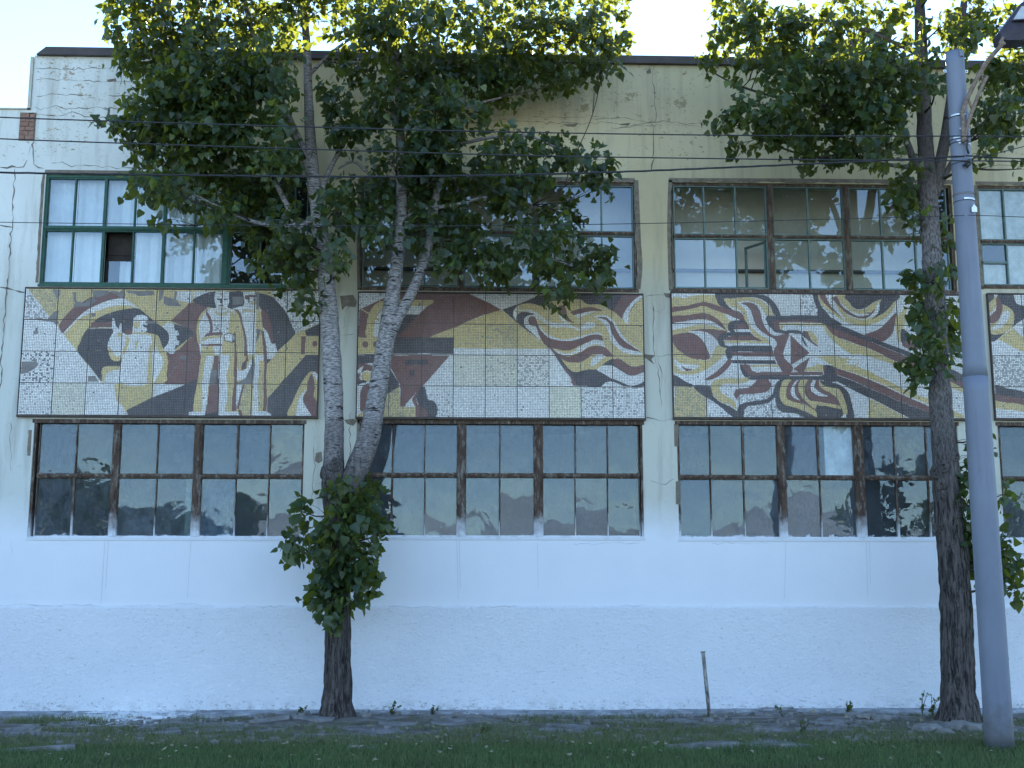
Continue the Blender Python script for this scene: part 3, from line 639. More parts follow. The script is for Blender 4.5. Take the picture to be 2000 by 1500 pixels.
# crop colour smooth? x,y ... ; a leading ~ rounds the outline
P1 = """1Y 275,110 3400,110 3400,1420 1310,1420;1S 262,110 280,122 500,395 500,420 240,425;1T 290,122 560,122 580,240 560,330 505,385;
1~R 590,500 650,410 740,320 850,245 950,190 1060,160 1180,150 1260,190 1262,225 1150,230 1050,255 940,300 860,350 780,420 700,500 640,575;
1~W 640,570 700,500 780,420 860,350 940,300 1050,255 1150,230 1260,222 1330,270 1400,322 1340,305 1260,288 1100,310 940,362 830,405 740,480 665,560;
1~B 785,745 815,660 850,580 905,505 980,430 1100,375 1250,332 1390,320 1470,375 1560,450 1650,515 1705,580 1715,640 1690,700 1640,760 1400,900 1230,905 1040,915 1030,1055 900,890;
1R 920,455 1140,455 1140,515 920,515;1L 905,515 1140,512 1140,524 905,524;
2R 75,445 150,370 270,255 440,310 440,770 440,1060 360,1040 235,1085 10,1085 40,850 -10,770 100,770 160,740 250,640 310,575 250,520;
2B 85,465 250,515 312,575 240,640 140,720 60,790 30,760 20,480;
2W 130,148 275,148 268,270 120,230 140,190;2Y 0,165 110,225 250,280 75,440 -30,445;2W 290,148 515,148 285,245;
2~B 285,250 370,190 520,150 800,150 1060,190 1130,240 1220,350 1270,450 1325,580 1240,670 1140,770 1040,890 1000,890 980,330 700,330 440,310;
2B -371,1352 -106,1225 0,1175 235,1075 370,1030 330,1300 620,1300 620,1420 -345,1420;1W 1560,1085 1880,1085 1690,1165 1548,1222;1W 1030,1062 1165,1085 1180,1240 1250,1310 1310,1420 1290,1400;1Y 1170,1085 1225,1085 1215,1285 1180,1240;
2W 40,455 72,458 98,475 110,490 88,520 105,560 145,540 162,588 122,604 124,636 165,655 152,702 115,688 98,722 120,758 90,785 62,748 20,760 -20,780 10,720 45,680 60,625 50,570 20,530 -20,500;
1~W 1660,725 1705,700 1730,640 1720,580 1680,530 1720,490 1759,500 1790,600 1780,700 1730,780;
1~Y 1330,560 1500,570 1600,600 1650,720 1690,800 1702,850 1690,1000 1665,1078 1225,1078 1228,850 1245,640;
1~W 1330,582 1500,585 1540,640 1535,900 1520,1075 1232,1075 1232,830 1250,640 1290,592;1~W 1575,700 1600,740 1645,830 1640,920 1565,1075 1552,1075 1545,800;1Y 1518,690 1550,690 1545,1075 1490,1075;
1W 1350,445 1430,450 1440,560 1500,578 1340,575;1Y 1345,560 1500,568 1500,586 1335,582;
1~W 1352,450 1350,420 1390,392 1440,388 1490,405 1502,435 1495,470 1490,550 1455,565 1430,530 1420,480;1Y 1352,452 1418,452 1420,515 1362,520;1R 1265,530 1350,530 1335,582 1262,582;1B 1445,480 1495,490 1490,520 1460,510;
1~W 1137,425 1160,428 1172,490 1208,530 1215,460 1232,470 1242,560 1290,592 1320,620 1305,690 1232,790 1222,845 1150,845 1112,780 1095,700 1115,620 1150,555 1133,500;
1~Y 1108,705 1140,740 1155,790 1190,808 1215,790 1228,845 1150,848 1108,785;1Y 1198,562 1238,562 1240,602 1200,602;1~Y 1280,600 1312,620 1295,700 1245,795 1230,760 1268,690;1~Y 1385,640 1400,650 1385,720 1360,750 1370,700;
1Y 1030,1062 1040,930 1070,910 1225,908 1225,950 1110,950 1082,985 1076,1062;1~W 1078,985 1120,955 1225,950 1225,1075 1070,1070;1W 1225,900 1235,900 1235,1075 1225,1075;
2W 440,330 535,318 640,318 700,340 722,400 722,570 600,600 590,790 380,790 345,640 332,500 370,390;2Y 385,705 505,705 515,795 380,800;
2~Y 430,330 370,390 335,500 330,600 345,668 378,680 362,600 357,500 395,405 445,345;2Y 660,345 722,390 722,795 655,795;2~Y 520,335 545,365 580,378 620,362 640,335 660,340 625,385 575,398 520,370;2S 500,480 590,480 590,565 500,565;
2~R 430,345 465,390 492,470 492,570 470,570 465,470 428,380;2~R 400,608 440,568 590,564 600,590 520,592 450,600;2~Y 382,625 440,605 592,592 592,612 450,628 385,652;2R 378,682 590,684 590,706 380,702;
2B 606,588 655,572 740,588 745,655 690,676 612,652;2W 615,594 658,580 695,588 692,664 622,648;2S 700,596 735,596 735,608 700,608;2S 700,614 738,614 738,626 700,626;2S 700,632 735,632 735,645 700,645;
2R 515,800 568,800 580,1000 570,1380 435,1380 470,1100 500,930;2W 385,800 512,800 490,920 470,1050 450,1200 432,1375 308,1375 340,1150 370,900;2~Y 385,800 432,800 400,1000 388,1375 303,1375 340,1100;
2B 545,1000 572,1000 566,1080 540,1090;2W 565,790 722,790 712,1375 565,1375;2~Y 662,790 722,790 708,1375 628,1375 655,1200 640,1000 668,880;2~R 716,560 745,680 748,1000 745,1360 700,1372 715,1000;
2W 690,325 800,300 930,300 930,335 980,345 980,550 930,560 930,790 840,790 830,640 790,480 760,380;2Y 725,470 790,480 820,640 835,780 740,800 730,650;2Y 790,342 930,342 930,362 790,362;2~Y 935,332 975,350 975,520 1000,640 1012,800 960,795 930,780;
2~R 700,335 745,340 778,385 805,480 835,620 855,790 862,860 820,850 815,640 788,490 752,390 720,352;2~R 985,335 1040,370 1070,450 1092,530 1112,680 1085,680 1050,570 1000,520 988,450;2W 1000,518 1050,570 1090,682 1130,682 1146,762 1090,832 1045,832 1038,700;
2~R 978,540 1008,560 1030,700 1042,860 1045,1370 1008,1362 1012,900 1000,650;
2Y 1325,582 1420,548 1432,602 1570,608 1572,792 1440,795 1060,1222 1046,1212 1042,892 1140,772 1240,670;2B 1440,795 1572,790 1572,1420 1060,1420 1055,1232;2B 1420,550 1572,478 1572,606 1435,604;2R 1385,610 1430,610 1430,786 1385,786;2~R 1502,685 1510,662 1530,655 1550,662 1558,685 1550,708 1530,714 1510,708;
2S 1075,150 1572,152 1572,476 1330,572 1270,450 1220,350 1130,240;
2W 925,795 1012,795 1006,1100 1000,1370 898,1370 915,1000;2~Y 968,850 1012,850 1008,1370 962,1370;2Y 750,800 842,800 832,850 792,942 770,952 755,900;2R 798,872 852,830 842,930 790,957;2B 805,885 845,850 838,880 805,935;2W 748,918 770,957 832,942 882,850 902,850 884,922 832,1032 745,1062;
2R 832,1032 884,922 892,905 845,1030;2W 745,1095 802,1095 762,1335 745,1335;2R 805,1095 828,1095 792,1240 772,1345 750,1342;2T 832,1100 902,1100 896,1415 800,1415 776,1342 797,1240;
2~W 255,1400 262,1375 330,1370 430,1375 420,1418 255,1418;2~W 563,1372 680,1370 755,1375 775,1395 775,1418 560,1418;2~W 895,1368 960,1366 1050,1370 1095,1395 1097,1418 895,1418;2~R 762,1350 792,1352 806,1400 800,1418 772,1402;
2W 518,150 657,150 657,262 632,320 540,322 518,262 510,220;2S 520,150 655,150 655,185 520,190;2W 532,305 642,305 642,345 530,342;2B 540,222 572,226 572,238 540,236;2B 602,226 636,222 636,236 604,238;2B 574,222 588,222 588,268 568,268;2R 562,290 598,290 598,300 562,300;2Y 545,322 636,322 628,332 550,332;
2W 800,160 922,160 926,282 862,292 812,284;2R 816,190 926,190 926,214 860,216 846,240 818,232;2Y 872,250 926,250 926,292 880,292;2B 850,215 862,215 858,275 850,268;2R 896,232 922,232 922,246 900,246;2W 805,280 925,285 930,335 800,335;
2~Y 1265,1418 1310,1270 1380,1110 1440,1010 1490,960 1530,965 1572,985 1572,1418;2R 1520,970 1572,930 1572,1000;2~R 1500,985 1530,1060 1536,1130 1520,1210 1552,1260 1560,1420 1490,1405 1430,1305 1412,1230 1455,1150 1460,1070;2~W 1460,1125 1412,1230 1440,1315 1500,1420 1352,1420 1360,1300 1392,1200;2~W 1500,975 1535,962 1572,1000 1572,1070 1530,1010;
1G 540,118 602,128 596,180 578,222 560,190;1G 480,432 560,350 596,335 580,432 590,470 565,480 540,455 380,428 382,412;1G 742,155 775,155 775,250 862,262 930,198 972,240 900,292 742,312 760,260 742,230;1G 930,130 1100,136 1100,170 1000,200 940,205;1G 1180,175 1250,128 1270,185 1232,222;1G 1100,136 1180,145 1190,175 1150,170;1G 1280,140 1552,140 1562,186 1400,192 1350,170 1290,165;1G 1600,135 1655,140 1632,230 1600,255;1G 1650,235 1760,240 1740,292 1655,260;1G 340,540 360,540 360,508 385,508 385,575 340,575;1G 218,850 380,855 388,900 330,942 280,972 212,985;1G 888,1005 960,1000 1002,1062 888,1062;1G 1480,448 1585,450 1585,475 1480,472;2G 690,205 800,205 800,285 690,288;2G 170,800 245,790 245,852 175,835;2G 485,942 552,950 530,1092 470,1092;2G 932,530 976,540 960,620 932,672;2G 906,790 922,900 902,1092 742,1085 832,1032 892,900;2G 928,155 958,155 955,330 930,330;2G 0,200 100,225 115,190 112,150 135,150 130,230 180,300 60,300 0,280;1G 920,360 970,372 965,400 925,410;1G 960,742 1035,742 1035,756 960,756"""
P2 = """3R 310,350 325,335 580,208 610,165 1410,165 1590,255 1755,340 1640,370 1380,470 1100,585 1020,620 300,620;3Y 1020,620 1100,585 1380,470 1750,340 1905,470 2235,725 2235,732 1270,732 1270,620;
3S 295,160 605,160 580,208 310,345;3~Y 385,615 388,480 415,365 480,280 560,245 640,238 850,238 1055,238 1000,300 800,302 620,305 530,345 482,420 465,520 460,615;3Y 620,238 1055,238 1000,302 600,305;
3W 460,617 463,520 482,420 535,345 630,303 990,303 910,390 700,392 560,425 522,500 515,617;3B 560,425 700,392 908,392 750,560 690,620 515,620 522,500;3Y 318,340 340,340 525,440 515,462;3Y 498,238 512,232 565,312 552,322;
3Y 295,620 640,620 640,790 295,790;3~R 342,693 352,668 375,660 398,668 408,693 398,718 375,726 352,718;3~R 452,693 462,668 485,660 508,668 518,693 508,718 485,726 462,718;3B 545,620 1268,620 1268,788 560,790;3B 295,795 520,795 520,880 295,890;
3R 490,795 1230,800 975,1095 945,1120 800,1290 790,1322 735,1322 735,1100 640,940 560,880;3B 780,845 1012,845 1012,895 780,900;3B 830,950 880,950 880,1010 830,1010;3B 600,900 725,1085 720,1120 610,1192 560,1100;
3T 300,1425 400,1330 560,1250 610,1192 728,1115 735,1322 800,1325 905,1325 905,1430 300,1430;3W 798,1325 855,1255 897,1325;3~B 945,1110 980,1112 1018,1250 1065,1258 1105,1310 1112,1370 1090,1430 960,1430 960,1330 930,1300 900,1200;3~R 858,1240 945,1125 905,1200 920,1290 1000,1360 1005,1430 905,1430 898,1320;
3R 295,890 520,870 540,1010 420,1100 295,1100;3~W 295,985 300,960 330,925 365,908 345,960 340,990;3~W 380,890 460,885 490,910 480,925 440,905;3~W 325,1030 350,975 400,955 450,972 472,1030 455,1075 400,1100 345,1080;3~Y 335,1025 358,985 400,968 442,985 455,1030 440,1060 400,1078 360,1060;3~B 300,1090 345,1052 395,1065 385,1090 345,1085 310,1115;
3~W 295,1150 345,1090 400,1085 460,1100 500,1150 440,1130 430,1200 415,1260 400,1345 340,1385 295,1410;3~R 362,1108 440,1102 412,1180 415,1260 400,1335 345,1375 330,1260 332,1180;
4B 100,335 330,250 470,190 600,170 1540,170 1550,1110 860,1110 580,725 480,640 250,470;4W -100,170 470,170 330,247 105,332 0,290;4R -60,270 92,335 -60,390;4Y -60,390 92,337 250,470 420,600 580,728 -60,730;
4~R 1340,175 1510,178 1420,240 1350,320 1322,425 1220,375 1250,290;4~W 1505,178 1535,190 1440,270 1395,350 1378,485 1320,425 1345,340 1420,240;4Y 1535,195 1540,780 1400,640 1300,470 1378,485 1400,345 1450,260;
4~Y 212,400 225,330 260,288 380,272 520,300 575,250 690,235 760,225 880,225 960,275 1090,278 1210,345 1320,430 1430,560 1545,690 1545,890 1450,908 1380,892 1300,842 1225,825 1150,862 1090,932 960,942 840,967 760,905 690,812 600,730 480,640 330,500;
4~W 212,400 225,330 258,295 252,400 265,470;4~W 255,345 380,335 480,385 560,450 640,475 760,478 880,520 900,542 780,512 620,512 540,475 440,405 360,362;4~B 255,380 330,362 425,385 345,420 325,470 322,505 250,465;
4~W 325,425 380,393 445,400 462,460 530,555 610,605 720,635 860,608 960,580 1070,562 1132,600 1060,590 860,645 700,660 560,650 470,600 340,512;4~R 362,450 375,415 405,403 440,412 452,445 480,520 540,590 605,632 720,652 850,637 960,597 1060,582 1122,602 1132,657 1060,642 980,662 900,692 800,742 720,748 620,732 575,722 510,650 460,560 440,495 405,496 375,485;4~W 340,505 440,505 470,590 500,640 430,590;
4~W 620,728 700,770 800,770 900,700 1000,650 1060,638 1132,655 1148,712 1060,688 980,708 900,760 800,790 700,792 640,762;4~R 640,770 720,797 820,797 900,767 980,717 1060,702 1150,717 1228,802 1170,806 1060,790 1000,800 930,850 850,867 750,852 690,812;4~W 1040,800 1110,788 1155,802 1095,840 1060,882 990,907 1000,862;
4~R 663,300 732,298 752,380 792,440 842,472 760,452 700,392;4~W 638,293 666,298 702,400 770,470 852,478 740,472 680,412;4~R 788,360 900,320 1000,303 1122,342 1000,345 900,370 820,392;4~W 830,397 930,362 1052,345 930,392 872,417;4~W 898,502 960,458 1012,458 1052,490 980,522 905,532;
4~W 1030,400 1142,393 1232,450 1302,560 1382,660 1515,757 1530,790 1380,782 1280,732 1208,650 1178,540 1100,450;4~R 1060,412 1142,408 1202,450 1242,500 1282,580 1342,650 1432,710 1512,762 1410,742 1320,712 1258,650 1212,560 1196,490 1148,442;
4~R 1225,828 1302,830 1382,890 1442,912 1548,885 1552,960 1442,996 1380,986 1300,932 1225,872;4~W 1060,942 1122,895 1217,893 1292,940 1382,996 1452,996 1552,960 1552,1050 1442,1102 1380,1096 1290,1062 1200,1022 1130,972;4B 1122,890 1170,850 1217,832 1217,892;4~W 1112,1112 1150,1072 1200,1060 1300,1095 1335,1112;
4~R 578,722 602,722 702,860 802,990 862,1112 825,1112 790,1010 690,850;4W -20,1112 1560,1112 1560,1440 -20,1440"""
P3 = """5~Y 150,245 300,225 400,195 480,188 600,198 640,260 660,310 720,420 760,460 720,560 560,600 150,600;5~R 150,322 300,305 400,277 500,262 650,308 740,330 860,370 895,455 720,387 600,350 480,303 350,335 150,372;5~R 150,418 300,400 400,383 500,376 580,410 660,470 717,542 640,502 540,452 440,440 300,460 150,490;
5~W 150,492 300,460 440,443 560,463 692,537 560,500 440,490 300,516 150,545;5~R 350,550 500,533 640,543 732,553 640,602 630,652 560,602 480,560;5~W 330,560 420,553 520,575 602,630 622,692 560,792 528,802 520,720 480,650 420,600;
5~Y 172,680 220,740 300,800 400,835 540,837 622,698 702,718 692,790 602,870 470,962 350,1002 250,987 185,962;5~R 172,602 330,568 402,590 472,650 522,740 542,832 400,837 300,800 210,732 172,660;5~W 183,828 250,880 340,890 442,908 350,960 250,952 188,882;5~R 262,903 310,935 382,943 310,962;
5~B 186,998 300,1070 390,1112 186,1112;5T 190,1112 400,1120 520,1222 520,1430 190,1430;5~B 385,1110 560,1112 572,1200 642,1270 742,1310 822,1362 822,1430 790,1430 640,1312 510,1222;5~R 740,830 782,848 732,930 640,1012 540,1052 488,1046 600,972 690,890;
5~B 592,175 682,175 702,260 742,312 782,345 650,302 620,250;5~B 672,175 1050,183 1142,218 1212,290 1252,392 1188,392 1150,300 1080,240 980,210 860,216 740,226 690,228;
5~Y 688,230 760,225 880,210 1000,220 1102,270 1162,340 1184,392 1112,392 1072,320 1000,263 920,248 832,262 900,320 960,430 992,520 1082,590 1182,640 1212,692 1150,682 1060,652 960,572 908,480 878,380 820,332 742,302;
5~W 822,266 920,250 1010,268 1072,330 1112,480 1200,570 1302,590 1200,600 1215,700 1180,752 1140,640 1050,590 960,510 930,430 910,350 850,300;
5~B 735,540 728,500 750,460 800,448 900,450 935,552 760,562;5R 800,480 902,475 922,532 800,530;5W 790,535 942,535 962,562 810,562;
5~B 625,650 650,588 712,565 850,563 950,565 985,602 720,606 692,640 702,698 820,718 730,724 660,710;5R 720,606 982,602 1082,652 690,646;5Y 682,648 1082,655 1162,682 702,673;5W 700,675 1162,675 1172,702 722,702;
5~B 698,770 720,715 790,704 830,705 1000,703 1168,705 1178,762 1000,765 830,767 782,780 772,830 732,842;5R 772,770 1178,765 1184,806 782,806;5W 770,815 1182,812 1202,842 802,846;5B 770,850 830,845 1192,845 1222,886 780,882;
5~B 852,892 900,890 945,893 965,950 1010,968 1290,998 1690,998 1695,860 1790,805 1820,1052 1640,1046 1300,1046 960,1046 898,1022 860,960;5~R 868,892 942,892 962,950 1002,967 1150,968 1690,965 1690,998 1300,998 980,1000 910,965;5Y 945,892 1232,892 1242,912 962,912;5W 952,914 1246,914 1272,957 992,957;
5B 1105,432 1122,400 1680,395 1742,400 1870,480 1870,610 1790,570 1692,466 1240,466 1242,530 1292,545 1462,545 1474,582 1300,582 1200,560 1138,500;5R 1172,462 1242,468 1252,530 1292,546 1190,530;5R 1140,446 1702,450 1790,545 1870,592 1870,642 1780,602 1692,470 1240,468;
5Y 1245,475 1692,475 1762,560 1870,650 1870,710 1800,642 1692,497 1290,490 1282,532 1260,532;5~W 1290,495 1500,495 1692,500 1790,602 1870,700 1870,792 1740,792 1740,665 1702,690 1602,640 1522,540 1290,540;
5~Y 1518,545 1562,540 1612,600 1682,650 1737,660 1737,702 1640,692 1560,622;5~R 1480,545 1522,550 1562,630 1642,697 1737,706 1737,742 1620,722 1530,652;5~B 1465,580 1482,550 1532,660 1622,730 1737,746 1737,792 1620,782 1530,722 1480,642;
5W 1345,575 1452,582 1740,792 1870,792 1870,830 1640,830 1500,960 1380,960 1260,800;5~R 850,268 950,265 1022,300 1062,380 1082,470 1132,550 1202,600 1342,580 1312,680 1282,790 1300,830 1392,922 1300,987 1180,780 1217,700 1202,640 1122,590 1022,520 985,430 960,350 900,290;5R 1356,590 1552,775 1367,892 1360,700;5R 1388,932 1552,808 1484,992;5B 1470,600 1540,720 1500,690 1470,640;
5Y 1640,830 1792,803 1692,872 1692,957 1488,957 1520,917 1602,905 1630,880;5W 1560,810 1642,825 1622,880 1602,905 1520,917;5B 1700,860 1800,800 1822,1052 1700,1046;5R 1692,872 1720,850 1715,960 1692,960;
5~R 960,1112 1012,1060 1030,1040 1142,1046 1168,1090 1142,1150 1060,1182 850,1192 832,1252 788,1190 810,1140 850,1130;5~Y 558,1112 580,1060 660,1038 850,1033 922,1018 942,1050 860,1082 680,1092 642,1132 662,1180 722,1220 792,1252 822,1342 760,1302 640,1262 580,1200;
5S 850,1197 1150,1172 1172,1200 1100,1240 930,1272 840,1312 830,1255;5S 890,1430 942,1322 1040,1307 1192,1252 1242,1342 1342,1382 1500,1430;
5~B 820,1430 848,1302 940,1270 1080,1250 1160,1210 1202,1100 1250,1046 1300,1046 1600,1046 1870,1120 1870,1430 1520,1430 1420,1392 1280,1372 1218,1312 1198,1222 1150,1272 1040,1302 930,1312 892,1352 882,1430;
5~Y 1290,1048 1372,1048 1322,1130 1322,1220 1402,1270 1502,1292 1602,1342 1632,1422 1560,1392 1420,1332 1300,1292 1250,1220 1252,1130;5~R 1370,1048 1432,1048 1382,1110 1372,1190 1442,1240 1542,1272 1602,1352 1500,1292 1390,1262 1320,1200 1320,1120;5~W 1420,1048 1447,1048 1402,1110 1412,1190 1462,1252 1390,1222 1363,1160 1380,1100;5~R 1428,1058 1462,1048 1442,1130 1462,1210 1492,1252 1430,1222 1403,1140;
5~Y 1460,1048 1542,1048 1502,1110 1512,1200 1562,1260 1622,1302 1612,1342 1520,1272 1470,1202 1440,1130;5~R 1540,1048 1592,1048 1562,1100 1582,1180 1652,1210 1742,1210 1852,1260 1870,1302 1720,1272 1600,1262 1530,1200 1508,1120;5~W 1588,1048 1622,1053 1602,1100 1642,1160 1742,1206 1640,1202 1573,1160 1563,1100;5~R 1620,1048 1652,1048 1662,1110 1742,1150 1832,1190 1852,1262 1740,1202 1650,1162 1608,1100;5~Y 1650,1048 1692,1100 1782,1120 1852,1150 1870,1250 1820,1182 1720,1152 1650,1102;5~Y 1560,1258 1720,1275 1870,1310 1870,1342 1700,1302 1612,1300;
5S 1455,175 1590,175 1620,310 1660,390 1455,390;
5~B 1578,175 1645,175 1660,280 1722,360 1765,425 1690,402 1620,312;
6~Y -20,170 0,250 100,350 200,420 300,460 420,478 560,450 660,390 725,300 750,200 700,220 600,330 500,400 400,415 280,385 200,300 130,240 60,170;6~R -12,170 60,170 112,260 230,400 262,435 140,352 40,252 0,200;6~W 55,170 112,175 132,240 182,330 255,435 160,352 100,272;6~R 112,200 160,188 202,280 282,340 382,388 470,368 530,308 572,238 542,332 460,402 360,402 260,362 180,292;6~Y 158,170 255,170 282,260 332,310 400,325 460,298 520,250 597,222 565,282 500,342 420,362 340,352 260,312 200,252;
6~B 252,168 760,168 725,240 662,320 582,380 500,416 560,362 582,262 602,218 520,248 460,292 400,318 332,306 282,252;6~W 572,240 577,322 530,382 450,406 520,352;
6~W 320,490 450,478 560,450 660,390 728,318 790,330 780,640 620,635 520,600 420,560 330,532 250,492;6~R 438,562 560,520 650,450 748,348 732,480 702,562 612,632 520,602;6~Y 745,400 850,300 1000,200 1100,170 1420,170 1420,300 1000,320 850,420 792,560 792,642 760,622;6~W 850,320 1000,230 1420,200 1420,700 1100,640 860,480;6~B 792,500 880,560 900,600 800,650;6~R 800,668 880,600 1000,560 1150,560 1050,650 940,720;6~Y 1000,330 1100,300 1200,420 1150,560 1050,500;
6~B 0,300 130,440 300,510 440,570 600,632 770,692 1000,790 1420,960 1420,1040 1000,850 770,742 450,622 130,502 -20,432;6R -20,440 130,502 450,622 770,745 1000,850 1420,1040 1420,1090 1000,905 770,832 450,692 150,582 40,472;6~Y 40,462 150,582 300,642 450,695 770,832 1000,905 1420,1090 1420,1130 1000,960 770,868 450,772 330,762 230,712 150,652 60,542;
6W -20,480 60,542 150,652 230,712 340,772 450,778 770,870 1000,962 1420,1130 1420,1390 1040,1165 770,1062 470,922 330,872 -20,860;6Y -30,780 150,772 240,788 372,808 388,852 340,872 480,922 770,1072 1040,1182 1420,1360 1420,1390 1360,1390 1040,1232 770,1122 480,992 150,882;6~W 230,805 360,812 380,835 340,862 240,845 300,830;
6R 152,885 480,1002 770,1132 1040,1252 1300,1390 1180,1390 1040,1312 770,1212 480,1082 155,952;6B 155,958 480,1084 770,1214 1040,1314 1190,1390 888,1390 700,1292 470,1172 230,1062 155,1022;
6W 150,1020 230,1060 480,1180 480,1390 330,1390 310,1200 240,1080;6T 483,1186 890,1390 483,1390;6W 483,1175 700,1292 895,1390 870,1390;6~B 155,1048 230,1080 292,1150 322,1280 337,1390 262,1390 258,1250 218,1140 165,1086;6~Y 60,1090 165,1085 218,1140 260,1250 267,1350 232,1345 205,1260 165,1180 90,1120"""
P4 = """6~B 1640,165 1702,165 1702,222 1640,270;6~B 1738,165 1882,165 1922,260 2010,300 2010,400 1902,480 1690,640 1670,560 1790,555 1882,490 1902,400 1880,330 1778,268;6~Y 1715,170 1728,260 1702,330 1655,365 1640,275 1700,222;6~Y 1770,268 1882,330 1902,400 1882,490 1800,552 1670,558 1670,470 1740,440 1782,350;6~R 1728,185 1782,270 1782,342 1742,432 1670,465 1660,392 1720,332;6~W 1800,340 1862,352 1832,440 1762,502 1672,512 1742,452;
6Y 1740,612 1892,500 2320,900 2320,1000 2000,745;6W 1740,612 1690,640 1690,900 2320,900 2000,748;6S 1690,770 2000,770 2000,1080 1700,1060;
6B 1715,1062 2000,1120 2400,1210 2400,1290 2000,1192 1715,1150;6R 1715,1150 2000,1193 2400,1292 2400,1350 2000,1252 1715,1215;6Y 1715,1215 2000,1252 2400,1352 2400,1400 2000,1322 1715,1288"""
PANELS = [
 dict(lab="mosaic with two standing workmen, a seated figure and a gear wheel, some tiles missing", c=((50.6,562),(623.5,569),(621,813.5),(34.4,809.6)), nc=9, p=P1,
      sp={(3,0):.10,(3,1):.02,(2,0):.02,(0,0):.30}, tint={(3,1):(.93,.9,.78),(1,0):(1.04,1.04,1.04)}),
 dict(lab="mosaic with a tipping ladle and a stream of wavy flames", c=((699,573),(1254.7,574.8),(1260.5,816.4),(697.6,815.4)), nc=9, p=P2,
      sp={(2,5):.26,(3,2):.07,(3,7):.22,(3,8):.14,(0,0):.12,(2,4):.10}, tint={(2,3):(.93,.9,.78),(3,6):(.97,.94,.78),(0,5):(.9,.88,.84),(2,4):(.9,.88,.74),(2,5):(1,.98,.93)}, ysp={(1,4):.22}),
 dict(lab="mosaic with a clenched hand, a kite shape and diagonal bands between the trees", c=((1311,574),(1873,575.5),(1890,817),(1316.4,815.5)), nc=9, p=P3,
      sp={(0,4):.30,(3,2):.30,(3,1):.04}, tint={(0,3):(.93,.92,.9)}),
 dict(lab="mosaic cut by the right edge, seen beyond the lamp post", c=((1929,575),(2185,576.5),(2207,818),(1946,817)), nc=4, p=P4, sp={(2,0):.42}, tint={(2,0):(.9,.9,.86)}),
]
NT_ = 19; SUB = 3
def inside(px, py, poly):
    r = np.zeros(len(px), bool); n = len(poly); j = n - 1
    for i in range(n):
        xi, yi = poly[i]; xj, yj = poly[j]
        if yi != yj:
            m = (yi > py) != (yj > py)
            if m.any(): r[m] ^= px[m] < (xj - xi) * (py[m] - yi) / (yj - yi) + xi
        j = i
    return r
CODE = {k: i for i, k in enumerate("WYRBSTLG")}
PALA = np.array([PAL[k] for k in "WYRBSTL"] + [(0, 0, 0)])
